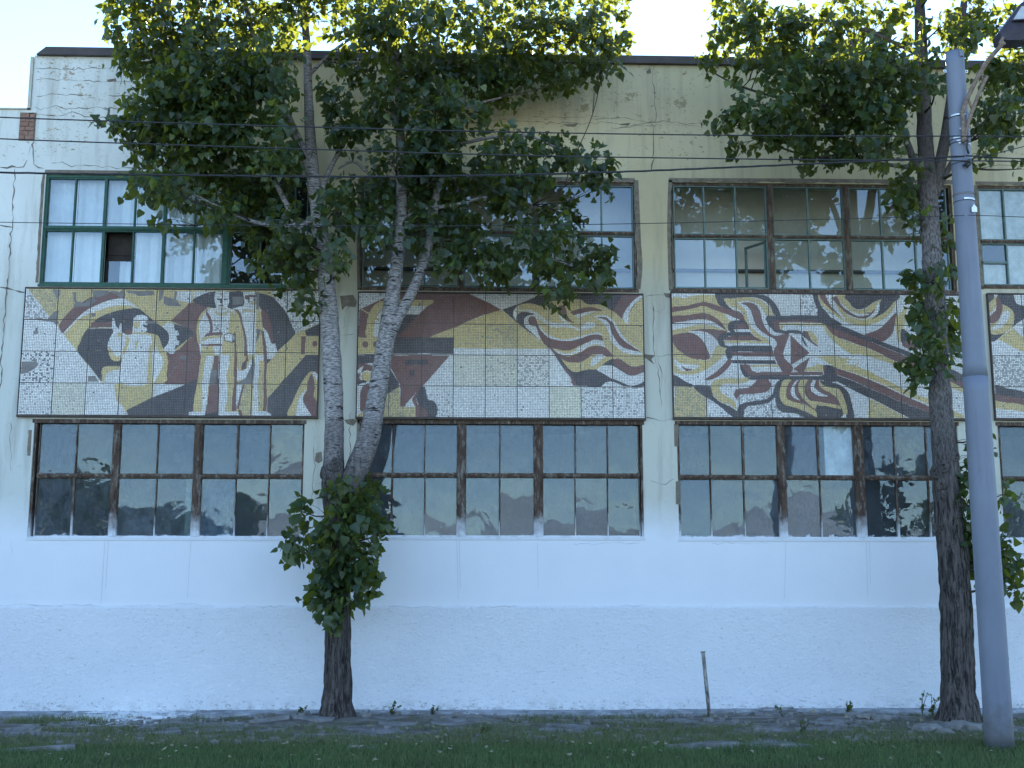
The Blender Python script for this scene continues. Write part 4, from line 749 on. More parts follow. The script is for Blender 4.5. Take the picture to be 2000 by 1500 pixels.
for pi, P in enumerate(PANELS):
    c = [W(*q, -.06) for q in P['c']]
    X0, X1 = (c[0].x + c[3].x) / 2, (c[1].x + c[2].x) / 2; Z1, Z0 = (c[0].z + c[1].z) / 2, (c[2].z + c[3].z) / 2
    H = homog([(0, 0), (1, 0), (1, 1), (0, 1)], P['c'])
    nc, nr = P['nc'], 4; N = NT_ * SUB
    # classify every third of a tile
    gu, gv = np.meshgrid((np.arange(nc * N) + .5) / (nc * N), (np.arange(nr * N) + .5) / (nr * N))
    # the setting lines of the tiles waver a little
    wu = gu + .0009 * np.sin(gv * 21 + gu * 37) ; wv = gv + .002 * np.sin(gu * 43 + gv * 9)
    q = H @ np.stack([wu.ravel(), wv.ravel(), np.ones(wu.size)]); ix, iy = q[0] / q[2], q[1] / q[2]
    code = np.zeros(ix.size, np.int8)
    for ent in P['p'].replace("\n", "").split(";"):
        head, *pts = ent.split(); cr, k = CROP[int(head[0])], head[-1]
        poly = np.array([tuple(map(float, s.split(","))) for s in pts])
        if '~' in head: poly = np.array(catmull(poly, 30, True))
        poly = poly / cr[2] + np.array(cr[:2])
        m = (ix > poly[:, 0].min()) & (ix < poly[:, 0].max()) & (iy > poly[:, 1].min()) & (iy < poly[:, 1].max())
        ids = np.nonzero(m)[0]; ins = inside(ix[ids], iy[ids], poly); code[ids[ins]] = CODE[k]
    code = code.reshape(nr * N, nc * N)
    mos = thing("mosaic_mural", ((X0 + X1) / 2, -.06, Z0), P['lab'], "mosaic", "mosaic panels along the facade")
    q = MB(); q.box(X0, X1, -.045, -.002, Z0, Z1); q.build("backing", M['grout'], mos)
    for nm, b in (("edge_strip", (X0 - .012, X0, -.070, 0, Z0, Z1)), ("edge_strip", (X1, X1 + .012, -.070, 0, Z0, Z1)), ("edge_strip", (X0 - .012, X1 + .012, -.075, 0, Z1, Z1 + .022)), ("edge_strip", (X0 - .015, X1 + .015, -.085, 0, Z0 - .032, Z0))):
        q = MB(); q.box(*b); q.build(nm, M['steel_edge'], mos)
    cw, ch = (X1 - X0) / nc, (Z1 - Z0) / nr; J = .006
    for r in range(nr):
        for cc in range(nc):
            blk = code[r * N:(r + 1) * N, cc * N:(cc + 1) * N].copy()
            x0, x1 = X0 + cc * cw + J, X0 + (cc + 1) * cw - J; z1, z0 = Z1 - r * ch - J, Z1 - (r + 1) * ch + J
            dy = random.uniform(-.003, .003)
            q = MB(); q.box(x0, x1, -.060 + dy, -.046, z0, z1); sq = q.build("mosaic_square", M['grout'], mos)
            w, h = (x1 - x0) / NT_, (z1 - z0) / NT_; V = []; Fq = []; Cc = []
            sp = P['sp'].get((r, cc)); ti = np.array(P['tint'].get((r, cc), (1, 1, 1))); ysp = P.get('ysp', {}).get((r, cc), 0)
            lf = 1 + rng.normal(0, .035)
            off = rng.random() * .5
            for a in range(NT_):
                for b in range(NT_):
                    t = blk[a * SUB:(a + 1) * SUB, b * SUB:(b + 1) * SUB]
                    tx0, tz1 = x0 + b * w, z1 - a * h
                    g = .075 + rng.random() * .045; jx, jz = rng.normal(0, .03, 2)
                    yq = -.0645 + dy - rng.random() * .0012; sl = rng.normal(0, .0006)
                    f = lf * (1 + rng.normal(0, .08))
                    rnd = rng.random()
                    if rng.random() < .0025: continue
                    uni = (t == t[0, 0]).all()
                    cells = [(0, SUB, 0, SUB, t[0, 0])] if uni else [(i, i + 1, k, k + 1, t[i, k]) for i in range(SUB) for k in range(SUB)]
                    for (i0, i1, k0, k1, cd) in cells:
                        if cd == 7: continue
                        col = PALA[cd] * f
                        if cd in (0, 4, 6): col = col * ti
                        pr = .24 if cd in (4, 5) else 0
                        if sp and cd in (0, 4): pr = sp
                        if ysp and cd == 1: pr = ysp
                        if pr and rnd < pr: col = np.array((.42, .41, .39)) if cd in (0, 4) else np.array((.45, .40, .24))
                        if pi == 0 and r == 2 and cc == 0 and rnd < (.32 if a % 3 else .05): continue
                        e0, e1 = (g if k0 == 0 else 0), (g if k1 == SUB else 0); f0, f1 = (g if i0 == 0 else 0), (g if i1 == SUB else 0)
                        xa, xb = tx0 + w * (k0 / SUB + e0 + jx), tx0 + w * (k1 / SUB - e1 + jx)
                        za, zb = tz1 - h * (i1 / SUB - f1 + jz), tz1 - h * (i0 / SUB + f0 + jz)
                        n = len(V); V += [(xa, yq, za), (xb, yq + sl, za), (xb, yq + sl, zb), (xa, yq, zb)]
                        Fq.append((n, n + 1, n + 2, n + 3)); Cc.append((*col, 1))
            if Fq:
                me = npmesh("tesserae", V, Fq, M['tess']); face_attr(me, "tile_colour", Cc, 'FLOAT_COLOR')
                o = link(bpy.data.objects.new("tesserae", me), sq); tag(o, kind="stuff")
# ================================================================= trees
LV = np.array([(0, 0, 0), (.36, .02, .05), (.47, .26, .09), (.29, .60, .04), (0, 1, -.14), (-.29, .60, .04), (-.47, .26, .09), (-.36, .02, .05), (0, .36, -.02)])
LF = np.array([(0, 1, 2, 8), (8, 2, 3, 4), (8, 4, 5, 6), (0, 8, 6, 7)])
def leaf_frames(n, out=None, droop=.75):
    """n random leaf bases: columns side, tip, normal"""
    tip = rng.normal(0, .55, (n, 3)); tip[:, 2] -= droop * (.5 + rng.random(n))
    if out is not None: tip += out * .55
    tip /= np.linalg.norm(tip, axis=1)[:, None]
    nr = rng.normal(0, .75, (n, 3)); nr[:, 2] += .55; nr[:, 1] -= .45
    nr -= tip * (nr * tip).sum(1)[:, None]; nr /= np.linalg.norm(nr, axis=1)[:, None]
    side = np.cross(tip, nr)
    return np.stack([side, tip, nr], 2)
def leaves_mesh(name, pos, fr, size, tint):
    n = len(pos); Vv = np.einsum('nij,kj->nki', fr, LV) * size[:, None, None] + pos[:, None, :]
    Fq = (LF[None] + (np.arange(n) * len(LV))[:, None, None]).reshape(-1, 4)
    me = npmesh(name, Vv.reshape(-1, 3), Fq, M['leaf']); face_attr(me, "tint", np.repeat(tint, len(LF))); return me
LEAFV = []
for k in range(8):
    me = npmesh("leaf", LV, LF, M['leaf']); face_attr(me, "tint", np.full(len(LF), (k + .5) / 8)); LEAFV.append(me)

def limb(pts, y, step=.10, rough=.06, seg=14, freq=4.0):
    P = [(*W(p[0], p[1], y + (p[3] if len(p) > 3 else 0)), p[2]) for p in pts]
    sc = (y - CAM.y) / FPX * .885
    Q = catmull([(a, b, c, d * sc / 2) for a, b, c, d in P], step)
    q = MB(); q.tube([p[:3] for p in Q], [max(p[3], .004) for p in Q], seg, rough, freq); return q, Q

def tree(label, y, base, trunk, limbs, clusters, bark, dens, seed, leafsize, knots=(), clear=.072):
    global rng
    rng = np.random.default_rng(seed); random.seed(seed)
    bp = W(*base, y); T = thing("poplar_tree", (bp.x, y, 0), label, "tree", "poplar trees in front of the factory")
    q, Q0 = limb(trunk, y, .06, .09, 28, 5.0)
    # furrowed bark: long ridges that fade upwards
    v2 = []
    for i, v in enumerate(q.v):
        row = Q0[min(i // 28, len(Q0) - 1)]; dx, dy_ = v[0] - row[0], v[1] - row[1]; an = (i % 28) / 28 * 2 * math.pi; z = v[2]
        k = max(0, min(1, (5.2 - z) / 2.5)); f = 1 + k * (.075 * noise.noise(Vector((math.cos(an) * 3.4, math.sin(an) * 3.4, z * .9))) + .06 * noise.noise(Vector((math.cos(an) * 7, math.sin(an) * 7, z * 1.6))))
        v2.append((row[0] + dx * f, row[1] + dy_ * f, z))
    q.v = v2
    # fluted flare at the foot
    q.v = [(bp.x + (v[0] - bp.x) * (1 + .28 * math.exp(-max(v[2], 0) / .16) * (1 + .5 * math.sin(7 * math.atan2(v[1] - y, v[0] - bp.x)))), y + (v[1] - y) * (1 + .3 * math.exp(-max(v[2], 0) / .16)), v[2]) for v in q.v]
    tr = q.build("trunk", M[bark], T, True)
    nodes = [np.array(p[:4]) for p in Q0]
    for L in limbs:
        q, Q = limb(L, y, .08, .06, 14, 5.0); q.build("branch", M[bark], T, True); nodes += [np.array(p[:4]) for p in Q[2:]]
    for (kx, ky, kr) in knots:
        c = Vector(W(kx, ky, y)); j = min(range(len(Q0)), key=lambda i: abs(Q0[i][2] - c.z)); row = Q0[j]
        dx = max(-.92, min(.92, (c.x - row[0]) / row[3])); n = Vector((dx, -math.sqrt(1 - dx * dx), 0)); c = Vector((row[0], row[1], c.z)) + n * row[3] * .98
        u = n.cross(Vector((0, 0, 1))).normalized(); w_ = Vector((0, 0, 1)); R_ = kr * (y - CAM.y) / FPX; k = MB()
        for rr, dd, th in ((R_, .0, R_ * .42), (R_ * .55, .012, R_ * .3)):
            k.tube([c + n * dd + (u * math.cos(t) + w_ * math.sin(t) * 1.15) * rr * (1 + .15 * math.sin(3 * t + kx)) for t in np.linspace(0, 2 * math.pi, 15)], [th] * 15, 7, .25, 20)
        k.build("knot", M['bark_dark'], T, True)
    NP = np.array(nodes); pos = []; fr = []; siz = []; tin = []
    sc = (y - CAM.y) / FPX
    for (cx, cy, rx, ry, *ex) in clusters:
        spr = len(ex) > 0 and ex[0] == 's'
        dy = -.36 if 'f' in ex else random.uniform(-.42, .30) if spr else random.uniform(-1.25, .55)
        R = np.array((rx * sc, (.34 if spr else min(.85, .55 + .4 * (rx + ry) / 2 * sc)), ry * sc))
        C_ = np.array(W(cx, cy, y + dy)); k_ = (y + dy - CAM.y) / (y - CAM.y); R[[0, 2]] *= k_
        d = np.linalg.norm(NP[:, :3] - C_, axis=1) + np.maximum(0, NP[:, 2] - C_[2] + .05) * 1.2
        a = NP[np.argmin(d)]; a3 = a[:3]
        mid = (a3 + C_) / 2 + np.array((0, 0, -.05 * np.linalg.norm(C_ - a3))) + rng.normal(0, .05, 3)
        q = MB(); r0 = min(a[3] * .55, .012 + .012 * np.linalg.norm(C_ - a3))
        path = catmull([a3, mid, C_], .15); q.tube(path, [r0 + (.006 - r0) * i / (len(path) - 1) for i in range(len(path))], 6, .05, 6)
        n = int(math.pi * rx * ry * dens * (1.0 if not spr else .66)); nt = max(3, n // 8)
        u = rng.normal(0, 1, (nt, 3)); u /= np.linalg.norm(u, axis=1)[:, None]
        tw = C_ + u * R * (rng.random(nt) ** .42)[:, None]
        if cy - ry > 30:
            pass
        for i in range(0, nt, 2):
            e = tw[i]; s = path[random.randrange(len(path) // 3, len(path))]
            m = (s + e) / 2 + rng.normal(0, .04, 3) + np.array((0, 0, .03)); q.tube([s, m, e], [.0048, .0036, .002], 4, cap=False)
        q.build("branch", M['twig'], T, True)
        per = rng.integers(5, 13, nt); idx = np.repeat(np.arange(nt), per); m = len(idx)
        pos.append(tw[idx] + rng.normal(0, .072, (m, 3)) * np.array((1, 1, 1.05))); fr.append(leaf_frames(m, u[idx]))
        siz.append(np.clip(rng.normal(leafsize, .030, m), .045, .17) * (1.12 if spr else 1)); base_t = np.clip(rng.normal(.74 if spr else .38, .17), .08, .80)
        tin.append(np.where(rng.random(m) < .03, .97, np.clip(rng.normal(base_t, .13, m) + rng.normal(0, .16, nt)[idx], .02, .84)))
    pos, fr, siz, tin = map(np.concatenate, (pos, fr, siz, tin))
    # the limbs themselves stay bare: no leaves sit right in front of the stout ones
    stout = NP[(NP[:, 3] > clear) & (NP[:, 2] > 5.2)]
    if len(stout):
        gone = np.zeros(len(pos), bool)
        for nd in stout[::2]:
            gone |= (np.abs(pos[:, 0] - nd[0]) < nd[3] + .03) & (np.abs(pos[:, 2] - nd[2]) < .10) & (pos[:, 1] < nd[1] + .1)
        gone &= rng.random(len(pos)) < .72
        pos, fr, siz, tin = pos[~gone], fr[~gone], siz[~gone], tin[~gone]
    # the nearest leaves in view are separate pieces, the rest one mass
    vis = np.array([(-8.6 < p[0] < 9.2) and p[2] < 11.6 for p in pos]); key = np.where(vis, -(pos[:, 1]) * .5 + siz * 14 + rng.random(len(pos)) * .5, -99)
    near = np.argsort(-key)[:300]; rest = np.setdiff1d(np.arange(len(pos)), near)
    link(bpy.data.objects.new("foliage", leaves_mesh("foliage", pos[rest], fr[rest], siz[rest], tin[rest])), T)["kind"] = "stuff"
    for i in near:
        o = bpy.data.objects.new("leaf", LEAFV[min(7, int(tin[i] * 8))]); link(o, T)
        o.matrix_basis = Matrix.Translation(pos[i]) @ Matrix(fr[i].tolist()).to_4x4() @ Matrix.Diagonal((siz[i], siz[i], siz[i], 1))
    print("leaves", len(pos))
    return T

LT = [(658,1408,70),(658,1385,66),(659,1340,60),(660,1270,55),(660,1180,53),(659,1080,53),(657,1000,56),(652,950,54),(652,890,46),(653,820,42),(649,720,42),(643,620,41),(636,540,38),(628,470,36),(622,420,34),(613,360,31),(607,290,27),(603,200,21),(600,110,19),(596,40,16),(590,-30,14),(585,-110,10)]
LL = [[(664,1000,44),(682,950,50),(704,900,52),(722,850,48),(735,780,43),(748,700,40),(762,610,37),(772,540,31),(781,470,28),(784,400,26),(784,320,23),(780,220,19),(776,120,15),(772,20,12),(768,-80,8)],
      [(752,680,26),(775,625,26),(800,580,24),(822,530,22),(836,480,21),(845,430,20),(855,360,16),(868,290,13),(885,220,10),(900,130,8)],
      [(612,350,24),(600,320,23),(585,280,21),(565,235,19),(545,190,18),(525,140,17),(505,95,15),(490,50,13),(478,0,10),(470,-60,7)],
      [(628,480,22),(600,460,18),(575,430,15),(555,390,12),(530,350,10),(470,300,8),(420,270,5)],
      [(622,420,18),(585,440,13),(530,440,11),(470,425,9),(410,395,6),(360,372,4)],
      [(620,400,15),(640,340,12),(665,290,10),(690,230,8)],[(660,330,5),(690,315,7),(715,335,8),(735,350,7),(760,360,5)],
      [(784,330,14),(815,300,11),(850,260,9),(900,215,7),(980,190,5)],[(785,430,15),(830,410,11),(890,400,9),(960,385,7),(1040,400,5)],
      [(840,470,12),(900,470,10),(960,480,8),(1040,495,6),(1120,520,4)],[(868,290,10),(950,270,8),(1030,265,6),(1090,290,5),(1150,310,4)],
      [(900,130,8),(980,100,7),(1060,50,5),(1120,0,4)],[(600,150,10),(640,110,8),(690,70,6)],[(505,95,9),(440,80,7),(360,70,5),(290,60,3)],
      [(652,700,10),(646,697,6)]]
LC = [(330,60,115,85),(470,50,115,80),(260,40,60,50),(300,120,75,50),(420,165,105,105),(330,235,80,60),(470,265,80,65),(270,245,60,24),(215,245,28,16),(305,290,65,42),(380,315,70,40),(330,375,50,26),(290,352,40,20),(355,365,62,28),(420,410,45,28),(325,437,22,12),(270,385,26,14),
 (510,350,70,55),(520,440,75,55),(560,515,60,55),(600,585,38,24),(655,410,40,75),(640,505,42,36),(690,400,30,50),(540,120,55,80),(480,150,60,60),(560,250,40,55),
 (600,25,100,40),(720,50,95,55),(820,45,115,55),(940,35,100,50),(1070,45,120,55),(1170,55,60,55),(700,125,55,38),(655,185,34,40),(690,245,36,50),(660,255,25,40),
 (820,145,100,65),(860,225,100,75),(910,130,95,50),(1000,110,85,48),(1080,120,85,36),(1180,125,50,26),(1110,150,70,20),(850,310,75,55),(775,320,55,50),(840,395,95,55),(900,450,55,65),(755,465,45,18),(960,330,60,45),(1000,285,55,36),(1080,300,55,34),(1150,312,45,30),(1000,380,55,55),(1060,470,65,55),(1120,515,65,36),(1172,520,34,36),(1085,565,34,26),(1178,365,26,26),(1100,420,55,28),(1000,180,50,26),(955,180,40,30),(1185,95,40,30),(400,250,80,60),(360,190,60,60),(430,330,60,36),(580,450,50,50),(480,400,50,36),(590,500,50,50),(540,310,40,50),(760,200,55,60),(820,290,60,50),(830,450,50,45),(300,190,50,50),(740,400,40,45),(950,500,50,45),(1030,350,45,30),(880,505,30,30),(985,545,30,20),(1150,565,22,16),
 (300,-60,140,60),(520,-60,150,60),(760,-60,150,60),(1000,-60,150,60),(1180,-50,80,40),
 (680,1005,50,55,'s'),(655,1075,66,60,'s'),(660,1170,60,34,'s'),(590,1000,24,34,'s'),(750,1040,18,20,'s'),(735,1140,22,36,'s'),(610,1150,22,26,'s'),(655,1050,50,50,'s','f'),(668,1120,44,46,'s','f'),(690,990,40,36,'s','f'),(645,1165,34,34,'s','f'),(650,1215,14,24,'s','f'),(680,1145,46,36,'s'),(648,1200,20,26,'s'),(722,955,24,38,'s'),(600,1055,36,55,'s'),(712,1085,32,38,'s'),(728,1010,28,26,'s'),(690,960,28,30,'s'),(575,1075,18,26,'s'),(640,1130,40,40,'s')]
tree("left poplar with a forked pale trunk and a leafy tuft below the fork", -1.25, (658,1397), LT, LL, LC, 'bark', .030, 11, .108, [(656,911,9),(645,938,10),(632,925,8),(668,975,7)])

RT = [(1873,1418,86),(1873,1395,80),(1871,1330,71),(1869,1250,68),(1868,1180,70),(1864,1110,67),(1856,1040,62),(1850,970,60),(1848,920,60),(1843,860,54),(1838,800,52),(1835,740,48),(1832,680,47),(1828,600,46),(1822,520,45),(1816,440,44),(1811,360,44),(1808,300,38),(1804,200,33),(1800,110,29),(1797,40,26),(1794,-30,23),(1790,-110,18)]
RL = [[(1822,380,30),(1836,320,27),(1848,260,25),(1858,190,23),(1868,120,21),(1877,50,18),(1886,-20,15),(1895,-90,10)],[(1820,400,14),(1842,350,15),(1868,305,13),(1905,255,10),(1960,210,7)],
      [(1806,340,20),(1784,310,18),(1768,270,16),(1745,220,15),(1715,180,14),(1690,140,12),(1665,90,9),(1650,30,7)],[(1800,330,10),(1720,320,9),(1640,310,7),(1560,300,5),(1480,270,4)],
      [(1740,215,9),(1660,210,8),(1560,200,6),(1450,170,5),(1390,140,3)],[(1800,110,12),(1740,80,9),(1660,50,7),(1540,40,5),(1450,30,4)],[(1868,130,9),(1900,90,8),(1950,50,6)]]
RC = [(1445,30,55,38),(1510,60,80,55),(1600,50,95,55),(1700,60,85,55),(1750,130,80,55),(1650,140,95,55),(1555,150,75,48),(1470,125,40,28),(1380,138,26,16),(1425,85,24,24),(1500,215,65,48),(1425,230,42,26),(1600,220,85,55),(1700,210,75,55),(1660,270,75,45),(1560,260,55,38),(1610,310,50,26),(1720,300,45,34),(1770,365,34,38),(1440,280,18,16),(1490,265,26,26),(1405,40,24,28),(1740,260,40,40),(1540,105,60,40),
 (1905,35,75,42),(1965,140,55,75),(1940,215,45,50),(1895,80,45,40),(1975,235,45,45),(1925,285,32,20),(1995,330,14,18),(1845,50,50,40),(1830,160,25,40),(1760,190,40,40),(1990,60,40,50),
 (1828,610,40,44,'s','f'),(1832,665,44,40,'s','f'),(1825,715,36,30,'s','f'),(1835,540,26,40,'s','f'),(1795,450,28,34,'s'),(1838,520,28,44,'s'),(1795,545,44,26,'s'),(1820,600,44,44,'s'),(1830,655,54,44,'s'),(1805,708,44,36,'s'),(1798,742,26,16,'s'),(1850,700,34,34,'s'),(1770,370,28,28,'s'),(1785,415,24,24,'s'),(1845,600,30,40,'s'),(1850,470,20,30,'s'),
 (1892,990,32,80,'s'),(1900,900,20,50,'s'),(1935,1060,55,40,'s'),(1962,1105,40,40,'s'),(1922,850,16,34,'s'),(1985,1150,18,42,'s'),(1885,1080,30,50,'s'),(1960,965,16,40,'s'),(1915,1110,26,40,'s'),(1990,1080,20,30,'s'),(1930,920,14,40,'s'),
 (1480,-60,110,50),(1650,-60,130,50),(1850,-60,130,50),(2060,20,70,90),(2060,180,60,80)]
tree("right poplar with a single dark furrowed trunk and leafy shoots, beside the lamp post", -1.9, (1872,1407), RT, RL, RC, 'bark_dark', .029, 23, .108, [(1835,912,9),(1818,922,11),(1832,948,8),(1858,893,8),(1822,1030,7)])
# ================================================================= street lamp
rng = np.random.default_rng(5); random.seed(5)
YP = -5.0
sc = (YP - CAM.y) / FPX
b0, b1, b2 = W(1953, 1462, YP), W(1905, 736, YP), W(1864, 103, YP)
lampT = thing("street_lamp", (b0.x, YP, 0), "leaning pale blue-grey tapered steel lamp post with a rusty bracket and dark lamp head", "street lamp")
def lerp(a, b, t): return a + (b - a) * t
def pole_pt(py):
    if py > 736: t = (py - 736) / (1462 - 736); return lerp(b1, b0, t), lerp(49.5, 54.5, t) * sc / 2
    t = (py - 103) / (736 - 103); return lerp(b2, b1, t), lerp(38.0, 45.5, t) * sc / 2
q = MB(); P = [pole_pt(y) for y in np.linspace(1470, 737, 24)]; q.tube([p for p, r in P], [r for p, r in P], 40); q.build("lower_shaft", M['pole'], lampT, False)
q = MB(); P = [pole_pt(y) for y in np.linspace(740, 103, 24)]; q.tube([p for p, r in P], [r for p, r in P], 40); q.build("upper_shaft", M['pole'], lampT, False)
for o in lampT.children: o.data.polygons.foreach_set("use_smooth", [len(p.vertices) == 4 for p in o.data.polygons])
# spiral weld seam
for (ya, yb, n) in ((1455, 742, 3.4), (735, 108, 3.1)):
    q = MB(); pts = []
    for i in range(160):
        p, r = pole_pt(lerp(ya, yb, i / 159)); a = n * 2 * math.pi * i / 159 + 1.0
        pts.append(p + Vector((math.cos(a) * (r - .001), math.sin(a) * (r - .001), 0)))
    q.tube(pts, [.0035] * 160, 5); q.build("weld_seam", M['pole'], lampT, True)
def band(py, h, mat, a0=0, a1=360, over=.004, name="strap"):
    p, r = pole_pt(py); ax = (b2 - b1).normalized(); q = MB(); n = 30; hh = h * sc / 2
    ro = r + over; vs = []; 
    for i in range(n + 1):
        a = math.radians(a0 + (a1 - a0) * i / n); d = Vector((math.cos(a), math.sin(a), 0))
        for rr, s in ((r - .004, -1), (ro, -1), (ro, 1), (r - .004, 1)): vs.append(p + d * rr + ax * hh * s)
    q.add(vs, [(4 * i + k, 4 * i + 4 + k, 4 * i + 4 + (k + 1) % 4, 4 * i + (k + 1) % 4) for i in range(n) for k in range(4)])
    q.build(name, mat, lampT)
band(234, 3.2, M['zinc'], 200, 345); band(236.5, 2, M['cable']); band(263, 3, M['zinc'], 250, 350); band(279, 3.2, M['zinc'], 210, 350); band(286, 3, M['zinc'], 230, 350); band(291, 3, M['zinc'], 240, 350); band(281, 2, M['cable']); band(288, 2, M['cable']); band(329, 1.6, M['cable']); band(387, 1.2, M['pole'], over=.006); band(390, 1.2, M['rust'], over=.005)
band(400, 3.4, M['zinc'], 250, 350); band(403, 1.4, M['cable'])
band(736, 3, M['pole'], over=.004, name="joint_ring")
p, r = pole_pt(104); q = MB(); q.tube([p, p + Vector((0, 0, .012))], [r + .004, r * .9], 40); q.build("top_cap", M['pole'], lampT)
# small square plate near the top, two eyelets
p, r = pole_pt(107); q = MB(); q.box(p.x + .015, p.x + .075, p.y - r - .012, p.y - r + .012, p.z - .075, p.z + .005); q.build("number_plate", M['pole'], lampT)
p, r = pole_pt(141)
for s in (-1, 1):
    q = MB(); q.box(p.x + s * (r + .02) - .024, p.x + s * (r + .02) + .024, p.y - .006, p.y + .006, p.z - .020, p.z + .020); o = q.build("eyelet", M['zinc'], lampT)
    q = MB(); q.tube([(p.x + s * (r + .024), p.y - .009, p.z), (p.x + s * (r + .024), p.y + .009, p.z)], [.009, .009], 10); q.build("eyelet_hole", M['cable'], o)
# bracket pipes
def pipe(pts, rad, name, mat='rust', parent=lampT, dy=0):
    Q = catmull([W(p[0], p[1], YP - .20 + (p[2] if len(p) > 2 else 0)) for p in pts], .06); q = MB(); q.tube(Q, [rad * sc] * len(Q), 10, .04, 20); return q.build(name, M[mat], parent, True)
pipe([(1879,222),(1884,205),(1895,180),(1910,150,-.05),(1930,118,-.12),(1948,97,-.2),(1962,82,-.26)], 4.6, "bracket_pipe")
pipe([(1884,275),(1888,250),(1897,222),(1909,190,-.02),(1922,160,-.05),(1928,148,-.08)], 3.8, "bracket_pipe")
pipe([(1917,146,-.05),(1920,158,-.04)], 2.6, "bracket_strut"); pipe([(1892,196),(1898,212)], 2.6, "bracket_strut")
pipe([(1880,222),(1881,250),(1881,278)], 4.0, "bracket_pipe"); pipe([(1889,220,.02),(1891,250,.02),(1893,278,.02)], 3.2, "bracket_pipe", 'pole')
pipe([(1884,268),(1890,276),(1888,288),(1892,300)], 2.2, "wire_tangle", 'cable'); pipe([(1882,324),(1890,316),(1897,318),(1888,326)], 3.0, "wire_tangle", 'cable')
p, r = pole_pt(421); q = MB(); q.prism([(p.x + .03, p.z - .05), (p.x + .10, p.z - .05), (p.x + .10, p.z + .01), (p.x + .065, p.z + .055), (p.x + .03, p.z + .01)], p.y - r - .03, p.y - r - .012); q.build("cable_hanger", M['zinc'], lampT)
# lamp head: a wedge-shaped housing that reaches towards the road, lens below
yh = YP - .45
def hp(x, y, d): return W(x, y, yh + d)
A = [hp(1953, 62, .14), hp(1957, 78, .14), hp(1990, 78, .02), hp(2060, 70, -.25), hp(2100, 40, -.45), hp(2085, -25, -.45), hp(2040, -20, -.2), hp(1994, 6, .02)]
q = MB(); bk = [v + Vector((0.02, .30, .02)) for v in A]
q.add(A + bk, [tuple(range(8))[::-1], tuple(range(8, 16))] + [(i, (i + 1) % 8, 8 + (i + 1) % 8, 8 + i) for i in range(8)])
hd = q.build("lamp_head", M['lamp_body'], lampT)
L4 = [hp(1975, 40, .02), hp(2040, 36, -.26), hp(2050, 2, -.3), hp(1993, 11, .0)]; off = Vector((0, -.012, -.003))
q = MB(); q.add([v + off for v in L4] + [v + Vector((0, .02, 0)) for v in L4], [(3, 2, 1, 0), (4, 5, 6, 7)] + [(i, (i + 1) % 4, 4 + (i + 1) % 4, 4 + i) for i in range(4)]); q.build("lens", M['lens'], hd)
q = MB()
for i in range(4): q.tube([L4[i] + off * 1.6, L4[(i + 1) % 4] + off * 1.6], [.010, .010], 6)
q.build("lens_rim", M['lamp_body'], hd)
q = MB(); c = hp(1957, 80, .1); q.tube([c + Vector((-.03, 0, -.05)), c + Vector((.02, 0, .05))], [.03, .022], 12); q.build("pipe_socket", M['rust'], hd)

# ================================================================= wires
def wire(pts, rad, label, y=YP - .22, twist=False, cat="cable"):
    P = [W(px, py, y + (d[0] if d else 0)) for px, py, *d in pts]; Q = catmull(P, .18); q = MB()
    if twist:
        for ph in (0, 2.1, 4.2):
            q.tube([Vector(p) + Vector((0, math.cos(p[0] * 6 + ph), math.sin(p[0] * 6 + ph))) * rad * .9 for p in Q], [rad * .8] * len(Q), 6)
    else: q.tube(Q, [rad] * len(Q), 7)
    o = q.build("overhead_cable", M['cable'], None, True); tag(o, label, cat, "overhead cables along the facade"); return o
wire([(-260,215),(0,229),(300,239),(575,247),(1000,258),(1500,265),(1880,266),(2300,268)], .0085, "topmost thin overhead cable, crossing the crowns just under the parapet")
wire([(-260,255),(0,271),(500,288),(1000,303),(1500,311),(1880,314),(2300,318)], .0085, "thin overhead cable second from the top, meeting the black bundle at the lamp post")
wire([(-260,331),(0,337),(350,342),(700,345),(1000,341.5),(1200,336),(1400,328),(1650,317),(1884,305)], .0085, "thick twisted black cable bundle sagging in front of the upper window heads", twist=True)
wire([(1886,304),(1930,307),(2000,310),(2300,318)], .007, "short black cable bundle running right from the lamp post out of the picture", twist=True)
wire([(-260,428),(0,434),(500,440),(900,441),(1200,437.5),(1550,430),(1884,421)], .0048, "lowest and thinnest overhead cable, crossing the upper windows")
wire([(1890,420),(1950,422),(2000,424),(2300,432)], .0048, "thin low cable leaving the lamp post to the right")
wire([(1890,312),(1950,299),(2000,286),(2200,240)], .006, "thin cable rising to the right from the lamp post")

# ================================================================= leaning post
YT = -.95; a, b = W(1386, 1402, YT), W(1373, 1274, YT)
T = thing("metal_post", (a.x, YT, 0), "short leaning metal post with peeling white paint standing before the whitewashed wall", "post")
q = MB(); n = 10; q.tube([lerp(a, b, i / n) - Vector((0, 0, .04 if i == 0 else 0)) for i in range(n + 1)], [.030] * (n + 1), 10, .05, 14); q.build("shaft", M['post'], T, True)
q = MB(); d = (b - a).normalized(); q.tube([b, b + d * .012], [.041, .041], 10); q.build("top_flange", M['rust'], T)

